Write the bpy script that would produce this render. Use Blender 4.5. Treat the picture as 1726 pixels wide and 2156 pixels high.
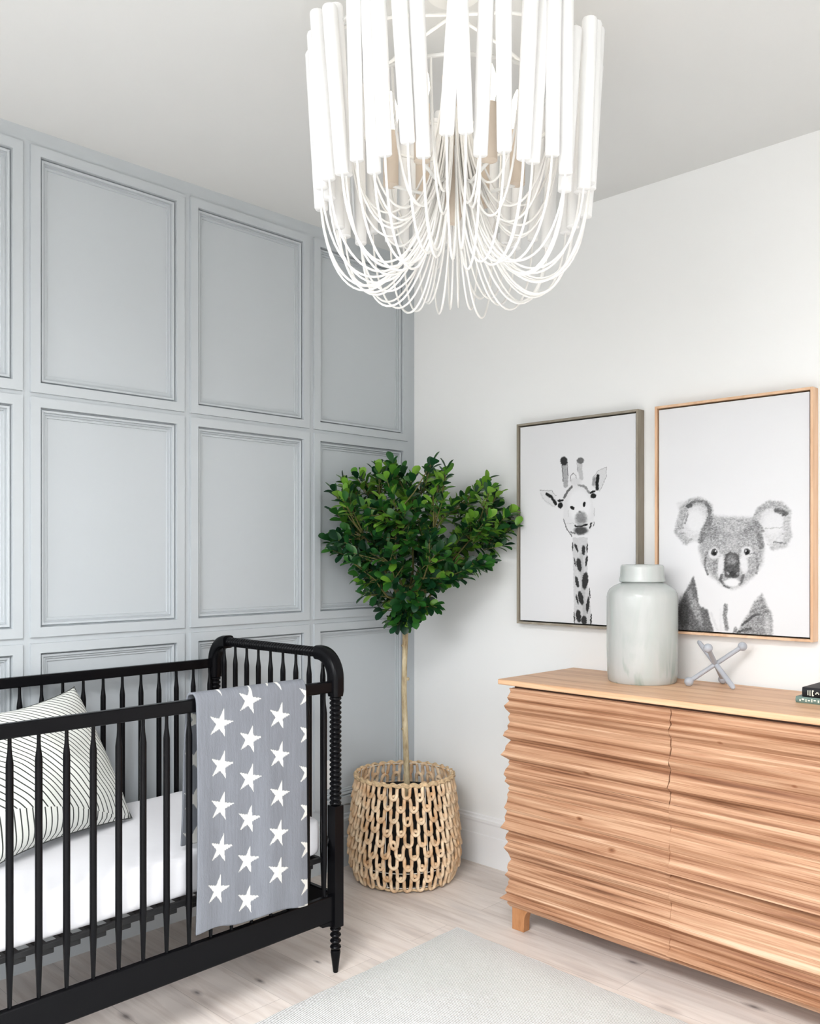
import bpy, bmesh, math, random
import numpy as np
from mathutils import Vector, Matrix
for o in list(bpy.data.objects): bpy.data.objects.remove(o)
S = bpy.context.scene
COL = S.collection
PI = math.pi

# ---------------------------------------------------------------- camera
cam_d = bpy.data.cameras.new('camera')
cam = bpy.data.objects.new('camera', cam_d); COL.objects.link(cam)
cam_d.sensor_fit = 'HORIZONTAL'; cam_d.sensor_width = 36.0
cam_d.lens = 1889.0/1726*36; cam_d.shift_y = 94.0/1726; cam_d.clip_start = .05
cam.location = (2.9306, -3.0425, 1.344)
cam.rotation_euler = (PI/2, 0, math.radians(44.2004))
S.camera = cam

# ---------------------------------------------------------------- light and exposure
S.view_settings.view_transform = 'Standard'; S.view_settings.look = 'None'
S.view_settings.gamma = 1.0; S.view_settings.use_curve_mapping = False
S.view_settings.exposure = 0.57
W = bpy.data.worlds.new('world'); S.world = W; W.use_nodes = True
_t = W.node_tree; _g = _t.nodes.new('ShaderNodeTexCoord'); _s = _t.nodes.new('ShaderNodeSeparateXYZ'); _r = _t.nodes.new('ShaderNodeValToRGB')
_t.links.new(_g.outputs['Generated'], _s.inputs[0]); _t.links.new(_s.outputs[2], _r.inputs[0]); _t.links.new(_r.outputs[0], _t.nodes['Background'].inputs[0])
_r.color_ramp.elements[0].position = 0.0; _r.color_ramp.elements[0].color = (.28, .27, .25, 1)
_r.color_ramp.elements[1].position = .06; _r.color_ramp.elements[1].color = (.90, .95, 1.0, 1)
_t.nodes['Background'].inputs[1].default_value = 1.8
def area(name, loc, rot, sx, sy, power, col=(1, 1, 1)):
    d = bpy.data.lights.new(name, 'AREA'); d.shape = 'RECTANGLE'; d.size = sx; d.size_y = sy
    d.energy = power; d.color = col
    o = bpy.data.objects.new(name, d); COL.objects.link(o); o.location = loc; o.rotation_euler = rot
    return o
# daylight through the window behind the camera; side and roof lights are added
area('window_daylight', (1.5, -5.75, 2.45), (math.radians(50), 0, 0), 3.0, 2.0, 52, (.975, .985, 1))
area('window_daylight', (5.4, -3.1, 2.45), (math.radians(50), 0, PI/2), 3.0, 2.0, 34, (.985, .99, 1))  # unseen side window light, added as fill for the panelled wall
area('roof_daylight', (2.55, -3.85, 3.05), (0, 0, 0), 1.7, 1.1, 158, (.975, .985, 1))  # added overhead fill to brighten floor and low walls, no known source

# ---------------------------------------------------------------- helpers
def setp(o, label=None, cat=None, group=None, kind=None):
    if label: o['label'] = label
    if cat: o['category'] = cat
    if group: o['group'] = group
    if kind: o['kind'] = kind
    return o
def thing(name, label, cat, loc=(0, 0, 0), rz=0, group=None):
    o = bpy.data.objects.new(name, None); COL.objects.link(o)
    o.location = loc; o.rotation_euler = (0, 0, rz); o.empty_display_size = .05
    return setp(o, label, cat, group)
class MB:
    def __init__(s): s.v = []; s.f = []; s.c = []
    def add(s, vs, fs, col=None):
        b = len(s.v); s.v += [tuple(v) for v in vs]; s.f += [tuple(i+b for i in f) for f in fs]
        s.c += [col]*len(vs)
    def box(s, a, b, col=None):
        (x0, y0, z0), (x1, y1, z1) = a, b
        if x0 > x1: x0, x1 = x1, x0
        if y0 > y1: y0, y1 = y1, y0
        if z0 > z1: z0, z1 = z1, z0
        s.add([(x0,y0,z0),(x1,y0,z0),(x1,y1,z0),(x0,y1,z0),(x0,y0,z1),(x1,y0,z1),(x1,y1,z1),(x0,y1,z1)],
              [(0,3,2,1),(4,5,6,7),(0,1,5,4),(1,2,6,5),(2,3,7,6),(3,0,4,7)], col)
    def lathe(s, prof, n=20, c=(0, 0, 0), M=None, col=None):
        # prof: list of (r, z) bottom to top; caps closed
        vs = []; fs = []
        for r, z in prof:
            for k in range(n):
                t = 2*PI*k/n; p = Vector((r*math.cos(t), r*math.sin(t), z))
                if M: p = M @ p
                vs.append((p.x+c[0], p.y+c[1], p.z+c[2]))
        for i in range(len(prof)-1):
            for k in range(n):
                k2 = (k+1) % n
                fs.append((i*n+k, i*n+k2, (i+1)*n+k2, (i+1)*n+k))
        fs.append(tuple(reversed(range(n)))); fs.append(tuple((len(prof)-1)*n+k for k in range(n)))
        s.add(vs, fs, col)
    def tube(s, path, r, n=8, closed=False, col=None, sq=None):
        P = [Vector(p) for p in path]; m = len(P)
        R = r if isinstance(r, (list, tuple)) else [r]*m
        T = []
        for i in range(m):
            if closed: t = P[(i+1) % m]-P[i-1]
            else: t = P[min(i+1, m-1)]-P[max(i-1, 0)]
            if t.length < 1e-9: t = Vector((0, 0, 1))
            T.append(t.normalized())
        up = Vector((0, 0, 1)) if abs(T[0].z) < .9 else Vector((1, 0, 0))
        N = (up-T[0]*up.dot(T[0])).normalized(); vs = []; fs = []
        for i in range(m):
            N = (N-T[i]*N.dot(T[i]))
            if N.length < 1e-6: N = T[i].orthogonal()
            N.normalize(); B = T[i].cross(N)
            for k in range(n):
                a = 2*PI*k/n+(PI/n if sq else 0)
                vs.append(P[i]+(N*math.cos(a)+B*math.sin(a))*R[i])
        for i in range(m if closed else m-1):
            j = (i+1) % m
            for k in range(n):
                k2 = (k+1) % n
                fs.append((i*n+k, i*n+k2, j*n+k2, j*n+k))
        if not closed:
            fs.append(tuple(reversed(range(n)))); fs.append(tuple((m-1)*n+k for k in range(n)))
        s.add(vs, fs, col)
    def sphere(s, c, r, n=14, m=8, col=None, sc=(1, 1, 1)):
        prof = [(max(1e-4, r*math.sin(PI*i/m)), -r*math.cos(PI*i/m)) for i in range(m+1)]
        s.lathe([(a*sc[0], b*sc[2]) for a, b in prof], n, c, None, col)
    def build(s, name, mat, parent=None, smooth=30, bevel=0, seg=2, attr=None):
        me = bpy.data.meshes.new(name); me.from_pydata(s.v, [], s.f); me.update()
        o = bpy.data.objects.new(name, me); COL.objects.link(o)
        if mat: me.materials.append(mat)
        if any(c is not None for c in s.c):
            a = me.color_attributes.new('tint', 'FLOAT_COLOR', 'POINT')
            arr = np.array([(c if c is not None else (1, 1, 1)) for c in s.c], dtype=np.float32)
            arr = np.hstack([arr, np.ones((len(arr), 1), np.float32)])
            a.data.foreach_set('color', arr.ravel())
        if smooth:
            me.polygons.foreach_set('use_smooth', [True]*len(me.polygons))
            me.set_sharp_from_angle(angle=math.radians(smooth))
        if bevel:
            b = o.modifiers.new('bevel', 'BEVEL'); b.width = bevel; b.segments = seg; b.limit_method = 'ANGLE'; b.angle_limit = math.radians(35)
        if parent: o.parent = parent
        return o
def structure(o): o['kind'] = 'structure'; return o

# ---------------------------------------------------------------- materials
def mat(name, col, rough=.5, spec=.5, metal=0):
    m = bpy.data.materials.new(name); m.use_nodes = True
    b = m.node_tree.nodes['Principled BSDF']
    b.inputs['Base Color'].default_value = (*col, 1); b.inputs['Roughness'].default_value = rough
    b.inputs['Specular IOR Level'].default_value = spec; b.inputs['Metallic'].default_value = metal
    return m
class NT:
    def __init__(s, m): s.m = m; s.t = m.node_tree; s.b = s.t.nodes['Principled BSDF']
    def n(s, typ, **kw):
        x = s.t.nodes.new(typ)
        for k, v in kw.items():
            if k.startswith('i_'):
                key = k[2:]; key = int(key) if key.isdigit() else key.replace('_', ' ')
                x.inputs[key].default_value = v
            else: setattr(x, k, v)
        return x
    def l(s, a, b): s.t.links.new(a, b)
    def coord(s, scale=(1, 1, 1), rot=(0, 0, 0), out='Object'):
        tc = s.n('ShaderNodeTexCoord'); mp = s.n('ShaderNodeMapping')
        mp.inputs['Scale'].default_value = scale; mp.inputs['Rotation'].default_value = rot
        s.l(tc.outputs[out], mp.inputs['Vector']); return mp.outputs[0]
    def noise(s, vec, scale=1, detail=3, rough=.5, dist=0):
        x = s.n('ShaderNodeTexNoise'); x.inputs['Scale'].default_value = scale; x.inputs['Detail'].default_value = detail
        x.inputs['Roughness'].default_value = rough; x.inputs['Distortion'].default_value = dist
        s.l(vec, x.inputs['Vector']); return x.outputs['Fac']
    def ramp(s, fac, stops, interp='LINEAR'):
        r = s.n('ShaderNodeValToRGB'); r.color_ramp.interpolation = interp; e = r.color_ramp.elements
        while len(e) < len(stops): e.new(.5)
        for i, (p, c) in enumerate(stops):
            e[i].position = p; e[i].color = (*c, 1) if len(c) == 3 else c
        s.l(fac, r.inputs[0]); return r.outputs[0]
    def mix(s, a, b, fac, blend='MIX'):
        x = s.n('ShaderNodeMix', data_type='RGBA', blend_type=blend)
        for key, v in ((0, fac), (6, a), (7, b)):
            if hasattr(v, 'is_linked') or hasattr(v, 'links'): s.l(v, x.inputs[key])
            elif key == 0: x.inputs[0].default_value = v
            else: x.inputs[key].default_value = (*v, 1)
        return x.outputs[2]
    def math(s, op, a, b=0.0, c=None):
        x = s.n('ShaderNodeMath', operation=op)
        for i, v in enumerate((a, b) if c is None else (a, b, c)):
            if hasattr(v, 'links'): s.l(v, x.inputs[i])
            else: x.inputs[i].default_value = v
        return x.outputs[0]
    def bump(s, h, strength=.3, dist=.01):
        x = s.n('ShaderNodeBump'); x.inputs['Strength'].default_value = strength; x.inputs['Distance'].default_value = dist
        s.l(h, x.inputs['Height']); s.l(x.outputs[0], s.b.inputs['Normal'])
    def col(s, c): s.l(c, s.b.inputs['Base Color'])
def sr(r, g, b):
    f = lambda v: (v/255/12.92) if v <= 10 else ((v/255+.055)/1.055)**2.4
    return (f(r), f(g), f(b))

def paint_mat(name, col, rough=.55):
    m = mat(name, col, rough, .35); t = NT(m); v = t.coord((1, 1, 1))
    n = t.noise(v, 3, 3); t.l(t.ramp(n, [(.3, (rough-.03,)*3), (.7, (rough+.03,)*3)]), t.b.inputs['Roughness']); return m
M_wall_white = paint_mat('white_wall_paint', (.86, .862, .850), .6)
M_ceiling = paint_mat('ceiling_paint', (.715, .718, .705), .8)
M_panel = paint_mat('blue_grey_panel_paint', (.490, .522, .542), .42)
M_trim = paint_mat('white_trim_paint', (.84, .84, .84), .4)

def floor_mat():
    m = mat('pale_oak_floor', (.6, .5, .42), .45, .35); t = NT(m)
    tc = t.n('ShaderNodeTexCoord')
    br = t.n('ShaderNodeTexBrick'); br.offset = .37; br.inputs['Scale'].default_value = 1
    br.inputs['Color1'].default_value = (0, 0, 0, 1); br.inputs['Color2'].default_value = (1, 1, 1, 1)
    br.inputs['Mortar'].default_value = (.5, .5, .5, 1)
    br.inputs['Mortar Size'].default_value = .0012; br.inputs['Mortar Smooth'].default_value = .3
    br.inputs['Brick Width'].default_value = 1.9; br.inputs['Row Height'].default_value = .19; br.inputs['Bias'].default_value = 0
    mp = t.n('ShaderNodeMapping'); mp.inputs['Location'].default_value = (.45, .03, 0); t.l(tc.outputs['Object'], mp.inputs[0]); t.l(mp.outputs[0], br.inputs['Vector'])
    vg = t.coord((1.3, 16, 1)); grain = t.noise(vg, 2.2, 6, .6, .6)
    vw = t.coord((.9, 5, 1)); wide = t.noise(vw, 1.6, 3, .5, 1.2)
    base = t.ramp(wide, [(.3, sr(230, 220, 212)), (.5, sr(240, 231, 224)), (.7, sr(221, 212, 206))])
    g = t.ramp(grain, [(.3, sr(196, 182, 172)), (.55, sr(255, 255, 255))])
    c = t.mix(base, g, .38, 'MULTIPLY')
    tone = t.ramp(br.outputs['Color'], [(0, (.86, .85, .84)), (1, (1.0, .99, .98))])
    c = t.mix(c, tone, 1.0, 'MULTIPLY')
    # knots
    vk = t.coord((1.0, 2.3, 1)); vo = t.n('ShaderNodeTexVoronoi'); vo.inputs['Scale'].default_value = 1.9; t.l(vk, vo.inputs['Vector'])
    k = t.ramp(vo.outputs['Distance'], [(.02, (.28, .25, .24)), (.05, (.6, .57, .56)), (.12, (1, 1, 1))])
    c = t.mix(c, k, .85, 'MULTIPLY')
    for (kx, ky, r) in [(1.387, -0.397, 0.012), (1.799, -0.407, 0.012), (0.635, -1.123, 0.006), (0.608, -1.336, 0.008), (0.532, -1.517, 0.009), (0.507, -1.741, 0.012), (0.837, -1.221, 0.004)]:
        vm = t.n('ShaderNodeVectorMath', operation='SUBTRACT'); t.l(tc.outputs['Object'], vm.inputs[0]); vm.inputs[1].default_value = (kx, ky, 0)
        vs = t.n('ShaderNodeVectorMath', operation='MULTIPLY'); t.l(vm.outputs[0], vs.inputs[0]); vs.inputs[1].default_value = (.5, 1.2, 0)
        ln = t.n('ShaderNodeVectorMath', operation='LENGTH'); t.l(vs.outputs[0], ln.inputs[0])
        d_ = t.math('ADD', t.math('DIVIDE', ln.outputs['Value'], r*4), t.math('MULTIPLY', grain, .25))
        c = t.mix(c, t.ramp(d_, [(.20, (.20, .19, .20)), (.34, (.62, .60, .60)), (.62, (1, 1, 1))]), .85, 'MULTIPLY')
    c = t.mix(c, sr(120, 104, 92), t.math('MULTIPLY', br.outputs['Fac'], .3))
    t.col(c); t.bump(t.math('ADD', t.math('MULTIPLY', grain, .35), t.math('MULTIPLY', br.outputs['Fac'], -1)), .12, .004)
    return m
M_floor = floor_mat()

def wood_mat(name, cols, axis=(1, 1, 1), sc=1, knots=(), rough=.5, boards=0):
    # axis: mapping scale; grain runs along the small-scale axis
    m = mat(name, (.6, .4, .25), rough, .3); t = NT(m)
    v = t.coord(axis); a = t.noise(v, 1.0*sc, 5, .6, .4)
    v2 = t.coord(tuple(x*3.1 for x in axis)); b = t.noise(v2, 1.0*sc, 3, .6, .2)
    c = t.ramp(a, [(.28, cols[0]), (.42, cols[1]), (.56, cols[2]), (.74, cols[3])])
    g = t.ramp(b, [(.3, (.74, .66, .60)), (.55, (1, 1, 1))])
    c = t.mix(c, g, .5, 'MULTIPLY')
    if boards:
        bn = t.noise(t.coord((.35, .35, boards)), 1.0, 1, .5, 0); c = t.mix(c, t.ramp(bn, [(.34, (.60, .49, .42)), (.45, (.92, .88, .85)), (.62, (1.05, 1.06, 1.07))]), .95, 'MULTIPLY')
        fn = t.noise(t.coord((1.2, 1.2, 260)), 1.0, 2, .5, 0); c = t.mix(c, t.ramp(fn, [(.36, (.62, .50, .43)), (.43, (1, 1, 1))]), .75, 'MULTIPLY')
    if knots:
        tc = t.n('ShaderNodeTexCoord')
        for (kx, ky, kz, r) in knots:
            vm = t.n('ShaderNodeVectorMath', operation='SUBTRACT'); t.l(tc.outputs['Object'], vm.inputs[0]); vm.inputs[1].default_value = (kx, ky, kz)
            vs = t.n('ShaderNodeVectorMath', operation='MULTIPLY'); t.l(vm.outputs[0], vs.inputs[0]); vs.inputs[1].default_value = (.55, .2, 1)
            ln = t.n('ShaderNodeVectorMath', operation='LENGTH'); t.l(vs.outputs[0], ln.inputs[0])
            k = t.ramp(t.math('DIVIDE', ln.outputs['Value'], r*6), [(.08, (.30, .2, .14)), (.17, (.62, .48, .38)), (.3, (1, 1, 1))])
            c = t.mix(c, k, .9, 'MULTIPLY')
    t.col(c); t.bump(b, .15, .003); return m
WC = [sr(116, 78, 54), sr(172, 128, 98), sr(200, 160, 129), sr(220, 188, 160)]
M_black = mat('black_satin_lacquer', (.0032, .0032, .0040), .27, .13)
M_metal_black = mat('black_metal', (.012, .012, .013), .45, .4)
def tint_mat(name, rough=.6, spec=.4, mult=(1, 1, 1), noise=None, bumpn=None, sheen=0):
    m = mat(name, (1, 1, 1), rough, spec); t = NT(m)
    a = t.n('ShaderNodeAttribute', attribute_name='tint'); c = a.outputs['Color']
    if noise:
        v = t.coord(noise[0]); n = t.noise(v, noise[1], 3, .6)
        lo, hi = noise[2]; c = t.mix(c, t.ramp(n, [(.3, (lo,)*3), (.7, (hi,)*3)]), 1, 'MULTIPLY')
    t.col(c)
    if bumpn:
        v = t.coord(bumpn[0]); t.bump(t.noise(v, bumpn[1], 2), bumpn[2], .003)
    return m

# ---------------------------------------------------------------- the room
RX, RY, H = 4.35, -4.7, 2.742
mb = MB(); mb.box((-.2, RY-.2, -.1), (RX+.2, .2, 0)); structure(mb.build('floor', M_floor, smooth=0))
mb = MB(); SX0, SX1, SY0, SY1 = 1.65, 3.45, -4.45, -3.25     # made-up roof opening behind the camera, added to even the light
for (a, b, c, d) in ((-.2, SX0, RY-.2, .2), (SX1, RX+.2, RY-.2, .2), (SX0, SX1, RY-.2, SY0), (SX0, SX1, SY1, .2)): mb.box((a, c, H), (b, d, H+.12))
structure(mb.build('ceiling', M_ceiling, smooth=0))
mb = MB(); mb.box((-.2, 0, 0), (RX+.2, .15, H)); structure(mb.build('wall_back', M_wall_white, smooth=0))

def ring(mb, y0, y1, z0, z1, s, x, prev=None):
    """rectangle inset by s at depth x; returns the vertices"""
    return [(x, y0+s, z0+s), (x, y1-s, z0+s), (x, y1-s, z1-s), (x, y0+s, z1-s)]
PROF = [(-.034, 0), (-.033, .009), (-.001, .009), (0, -.010), (.003, -.010), (.006, .000), (.0125, -.001), (.0135, -.009), (.0195, -.0065),
        (.0205, -.0135), (.0285, -.0125), (.0295, -.0175)]
COLS = [(-1.775+.597*k, -1.27+.597*k) for k in range(-5, 3)]
COLS = [(a, b if b < -.2 else -.083) for a, b in COLS if a > RY+.05]
ROWS = [(.302, 1.026), (1.113, 1.833), (1.915, 2.656)]
wl = MB()
ys = sorted([y for a, b in COLS for y in (a-.034, b+.034)]); zs = sorted([z for a, b in ROWS for z in (a-.034, b+.034)])
YS = [RY-.1]+ys+[0.0]; ZS = [0]+zs+[H]
for i in range(len(YS)-1):
    for j in range(len(ZS)-1):
        if i % 2 == 1 and j % 2 == 1: continue
        a, b, c, d = YS[i], YS[i+1], ZS[j], ZS[j+1]
        wl.add([(0, a, c), (0, b, c), (0, b, d), (0, a, d)], [(0, 1, 2, 3)])
wl.add([(-.15, RY-.1, 0), (-.15, 0, 0), (-.15, 0, H), (-.15, RY-.1, H)], [(0, 3, 2, 1)])
wall_left = structure(wl.build('wall_left', M_panel, smooth=0))
for (a, b) in COLS:
    for (c, d) in ROWS:
        m_ = MB(); prev = None
        for (s_, x_) in PROF:
            r_ = ring(m_, a, b, c, d, s_, x_)
            if prev is not None:
                for k in range(4):
                    k2 = (k+1) % 4
                    m_.add([prev[k], prev[k2], r_[k2], r_[k]], [(0, 1, 2, 3)])
            prev = r_
        m_.add(prev, [(0, 1, 2, 3)])
        m_.build('wall_panel', M_panel, wall_left, smooth=0)

def baseboard(name, prof, M, p0, p1, nrm):
    """prof: (depth, z); runs from p0 to p1 along the wall"""
    m_ = MB(); n = len(prof); vs = []
    for p in (p0, p1):
        for d, z in prof: vs.append((p[0]+nrm[0]*d, p[1]+nrm[1]*d, z))
    fs = [(i, i+1, n+i+1, n+i) for i in range(n-1)]+[tuple(range(n)), tuple(range(2*n-1, n-1, -1))]
    m_.add(vs, fs); return structure(m_.build(name, M, smooth=0))
BP = [(0, 0), (.016, 0), (.016, .128), (.012, .133), (.012, .178), (.014, .186), (.0135, .196), (.007, .202), (.006, .21), (0, .214)]
baseboard('baseboard_back', BP, M_trim, (0, 0), (RX, 0), (0, -1))
BPL = [(0, 0), (.016, 0), (.016, .128), (.012, .133), (.012, .188), (.014, .196), (.0135, .206), (.007, .212), (.006, .222), (0, .226)]
baseboard('baseboard_left', BPL, M_panel, (0, RY), (0, 0), (1, 0))

# window walls behind the camera
def window_wall(name, axis, pos, lo, hi, w0, w1, z0, z1, n):
    m_ = MB(); sgn = -1 if axis == 'y' else 1
    def bx(a, b, c, d):
        if axis == 'y': m_.box((a, pos, c), (b, pos-.15, d))
        else: m_.box((pos, a, c), (pos+.15, b, d))
    bx(lo, w0, 0, H); bx(w1, hi, 0, H); bx(w0, w1, 0, z0); bx(w0, w1, z1, H)
    structure(m_.build(name, M_wall_white, smooth=0))
    f = MB()
    def fx(a, b, c, d, t=.05):
        if axis == 'y': f.box((a, pos-.05, c), (b, pos-.05-t, d))
        else: f.box((pos+.05, a, c), (pos+.05+t, b, d))
    fx(w0, w0+.05, z0, z1); fx(w1-.05, w1, z0, z1); fx(w0+.05, w1-.05, z0, z0+.05); fx(w0+.05, w1-.05, z1-.05, z1)
    mid = (w0+w1)/2; fx(mid-.02, mid+.02, z0+.05, z1-.05, .035); zm = (z0+z1)/2; fx(w0+.05, w1-.05, zm-.02, zm+.02, .035)
    structure(f.build('window_%d' % n, M_trim, smooth=0))
window_wall('wall_front', 'y', RY, -.2, RX+.2, .1, 2.9, .15, 2.55, 1)
window_wall('wall_right', 'x', RX, RY-.15, 0, -4.3, -1.7, .15, 2.55, 2)  # wall_right's window is added for the side fill
mb = MB(); t_ = .05
for (a, b, c, d) in ((SX0, SX0+t_, SY0, SY1), (SX1-t_, SX1, SY0, SY1), (SX0+t_, SX1-t_, SY0, SY0+t_), (SX0+t_, SX1-t_, SY1-t_, SY1)): mb.box((a, c, H+.02), (b, d, H+.16))
structure(mb.build('window_3', M_trim, smooth=0))  # frame around the made-up roof opening

# ---------------------------------------------------------------- rug
def rug():
    m = mat('ivory_woven_rug', (.7, .7, .68), .9, .1); t = NT(m)
    v = t.coord((1, 1, 1), (0, 0, .03)); wv = t.n('ShaderNodeTexWave', wave_type='BANDS', bands_direction='Y')
    wv.inputs['Scale'].default_value = 48; wv.inputs['Distortion'].default_value = 1.2; wv.inputs['Detail'].default_value = 2; wv.inputs['Detail Scale'].default_value = 6
    t.l(v, wv.inputs['Vector'])
    n1 = t.noise(t.coord((60, 200, 1)), 1, 3, .7); n2 = t.noise(t.coord((2, 3, 1)), 1.5, 3)
    h = t.math('ADD', t.math('MULTIPLY', wv.outputs['Fac'], .6), n1)
    c = t.ramp(h, [(.35, sr(206, 206, 203)), (.7, sr(221, 222, 221)), (1, sr(234, 234, 233))])
    c = t.mix(c, t.ramp(n2, [(.3, (.95, .95, .945)), (.7, (1, 1, 1))]), 1, 'MULTIPLY')
    t.col(c); t.bump(h, .7, .004)
    P0 = np.array((.790, -.597)); ex = np.array((.9988, -.049)); ey = np.array((.030, -.9995)); m_ = MB()
    NX, NY = 60, 60; Lx, Ly = 2.75, 3.1; random.seed(4); vs = []
    for i in range(NX+1):
        for j in range(NY+1):
            p = P0+ex*Lx*i/NX+ey*Ly*j/NY; w = .003*math.sin(i*1.7)+.002*math.sin(j*2.3)
            e = min(i, j, NX-i, NY-j)
            vs.append((p[0]+(w if i in (0, NX) else 0), p[1]+(w if j in (0, NY) else 0), .009 if e else .0045))
    fs = [(i*(NY+1)+j, (i*(NY+1)+j+1), (i+1)*(NY+1)+j+1, (i+1)*(NY+1)+j) for i in range(NX) for j in range(NY)]
    per = [i*(NY+1) for i in range(NX+1)]+[NX*(NY+1)+j for j in range(1, NY+1)]+[i*(NY+1)+NY for i in range(NX-1, -1, -1)]+[j for j in range(NY-1, 0, -1)]
    b = len(vs); vs += [(vs[k][0], vs[k][1], .0005) for k in per]; n = len(per)
    fs += [(per[k], per[(k+1) % n], b+(k+1) % n, b+k) for k in range(n)]
    m_.add(vs, fs); o = m_.build('area_rug', m, smooth=60)
    bm = bmesh.new(); bm.from_mesh(o.data); bmesh.ops.recalc_face_normals(bm, faces=bm.faces); bm.to_mesh(o.data); bm.free()
    setp(o, 'ivory flatwoven area rug lying on the pale wood floor', 'rug')
rug()

# ---------------------------------------------------------------- crib
def crib():
    root = thing('baby_crib', 'black spindle-railed baby crib standing along the grey panelled wall', 'crib', (.39, -1.8, 0))
    off = Vector(root.location)
    def B(m_, name, bev=0, sm=40, mt=M_black):
        m_.v = [(x-off.x, y-off.y, z-off.z) for x, y, z in m_.v]
        return m_.build(name, mt, root, smooth=sm, bevel=bev)
    XF, XB, YR, YL = .735, .048, -1.13, -2.497
    # long rails
    for x, zt, hh in ((XF, .944, .037), (XB, .962, .034)):
        m_ = MB(); m_.box((x-.011, YL+.015, zt-hh), (x+.011, YR-.015, zt)); B(m_, 'top_rail', .004)
        m_ = MB(); m_.box((x-.010, YL+.015, .172), (x+.010, YR-.015, .257)); B(m_, 'bottom_rail', .004)
    # corner brackets under the long rail
    # posts
    for x in (XF, XB):
        for y in (YR, YL):
            m_ = MB(); prof = [(.007, 0), (.0085, .004), (.0135, .045), (.0165, .066), (.0155, .073)]
            z = .073
            for k in range(4):
                prof += [(.0105, z+.001), (.0165, z+.006), (.0185, z+.010), (.0165, z+.0145), (.0105, z+.0185)]; z += .0195
            prof += [(.015, .152)]
            m_.lathe(prof, 20, (x, y, 0))
            m_.box((x-.0185, y-.0185, .150), (x+.0185, y+.0185, .541))
            prof = [(.014, .540)]; nb = 23; p = (.894-.541)/nb
            for k in range(nb):
                z = .541+k*p
                prof += [(.0138, z), (.0185, z+p*.25), (.0200, z+p*.5), (.0185, z+p*.75)]
            prof += [(.0138, .894), (.0138, .896)]
            m_.lathe(prof, 20, (x, y, 0)); B(m_, 'corner_post', .0012)
    # end frames: arched turned rail, elbows, spindles, bottom rail
    for y in (YR, YL):
        m_ = MB(); r = .078; zc = 1.029
        path = []
        def elbow(sx, x):   # from post top up and inward
            q = [(x, y, .893), (x, y, .91)]
            for k in range(0, 11):
                a = PI/2*k/10
                q.append((x+sx*(r-r*math.cos(a)), y, zc-r+r*math.sin(a)))
            q.append((x+sx*(r+.008), y, zc)); return q
        for x, sx in ((XF, -1), (XB, 1)):
            q = elbow(sx, x)
            # rounded square section
            P = [Vector(p) for p in q]; vs = []; n = 16
            for i, p in enumerate(P):
                t = (P[min(i+1, len(P)-1)]-P[max(i-1, 0)]).normalized(); nn = Vector((0, 1, 0)); bb = t.cross(nn)
                for k in range(n):
                    a = 2*PI*(k+.5)/n; c_, s_ = math.cos(a), math.sin(a); e = .55
                    w = .0235 if i > 0 else .021
                    vs.append(p+nn*(math.copysign(abs(c_)**e, c_)*w)+bb*(math.copysign(abs(s_)**e, s_)*w))
            fs = [(i*n+k, i*n+(k+1) % n, (i+1)*n+(k+1) % n, (i+1)*n+k) for i in range(len(P)-1) for k in range(n)]
            fs += [tuple(reversed(range(n))), tuple((len(P)-1)*n+k for k in range(n))]
            m2 = MB(); m2.add(vs, fs); B(m2, 'rail_elbow', 0, 50)
        x0, x1 = XB+r+.006, XF-r-.006; nb = 36; p = (x1-x0)/nb; prof = []
        for k in range(nb): prof += [(.0135, k*p), (.0172, k*p+p*.3), (.0172, k*p+p*.7)]
        prof += [(.0135, x1-x0)]
        m2 = MB(); m2.lathe(prof, 18, (x0, y, zc), Matrix.Rotation(PI/2, 3, 'Y')); B(m2, 'end_rail', 0, 50)
        m2 = MB(); m2.box((XB+.015, y-.010, .172), (XF-.015, y+.010, .257)); B(m2, 'end_bottom_rail', .004)
    def spin(x, y, z0, z1):
        m_ = MB(); N = .0048; Bd = .0092
        m_.lathe([(N, z0-.004), (N+.0006, z0+.01), (.0075, z0+.07), (Bd, z0+.11), (Bd, z1-.085), (Bd, z1-.062), (.0078, z1-.05), (.0056, z1-.034), (N, z1-.018), (N, z1+.004)], 14, (x, y, 0))
        return m_
    for k in range(19):
        B(spin(XF, -1.178-.0706*k, .257, .907), 'spindle')
        B(spin(XB, -1.155-.0706*k, .257, .928), 'spindle')
    for y in (YR, YL):
        for k in range(9): B(spin(.107+.0706*k, y, .257, 1.014), 'spindle')
    # corner brackets below the rails
    for y, s in ((YR, -1), (YL, 1)):
        m_ = MB(); m_.add([(XF-.009, y+s*.018, .173), (XF-.009, y+s*.075, .173), (XF-.009, y+s*.062, .163), (XF-.009, y+s*.03, .160), (XF-.009, y+s*.018, .152),
                           (XF+.009, y+s*.018, .173), (XF+.009, y+s*.075, .173), (XF+.009, y+s*.062, .163), (XF+.009, y+s*.03, .160), (XF+.009, y+s*.018, .152)],
                          [(0, 1, 2, 3, 4), (9, 8, 7, 6, 5), (0, 5, 6, 1), (1, 6, 7, 2), (2, 7, 8, 3), (3, 8, 9, 4), (4, 9, 5, 0)])
        B(m_, 'bracket', 0, 30)
    # mattress support: frame, slats, hanging brackets at the corners
    m_ = MB(); zt = .372
    m_.box((.070, YL+.03, zt-.016), (.084, YR-.03, zt)); m_.box((.692, YL+.03, zt-.016), (.706, YR-.03, zt))
    m_.box((.084, YR-.044, zt-.016), (.692, YR-.03, zt)); m_.box((.084, YL+.03, zt-.016), (.692, YL+.044, zt))
    B(m_, 'support_frame', .002, mt=M_metal_black)
    n = 18
    for k in range(n):
        y = -1.21-.0706*k
        m_ = MB(); m_.box((.076, y-.016, zt-.031), (.700, y+.016, zt-.017)); B(m_, 'slat', .002, mt=M_metal_black)
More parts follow.
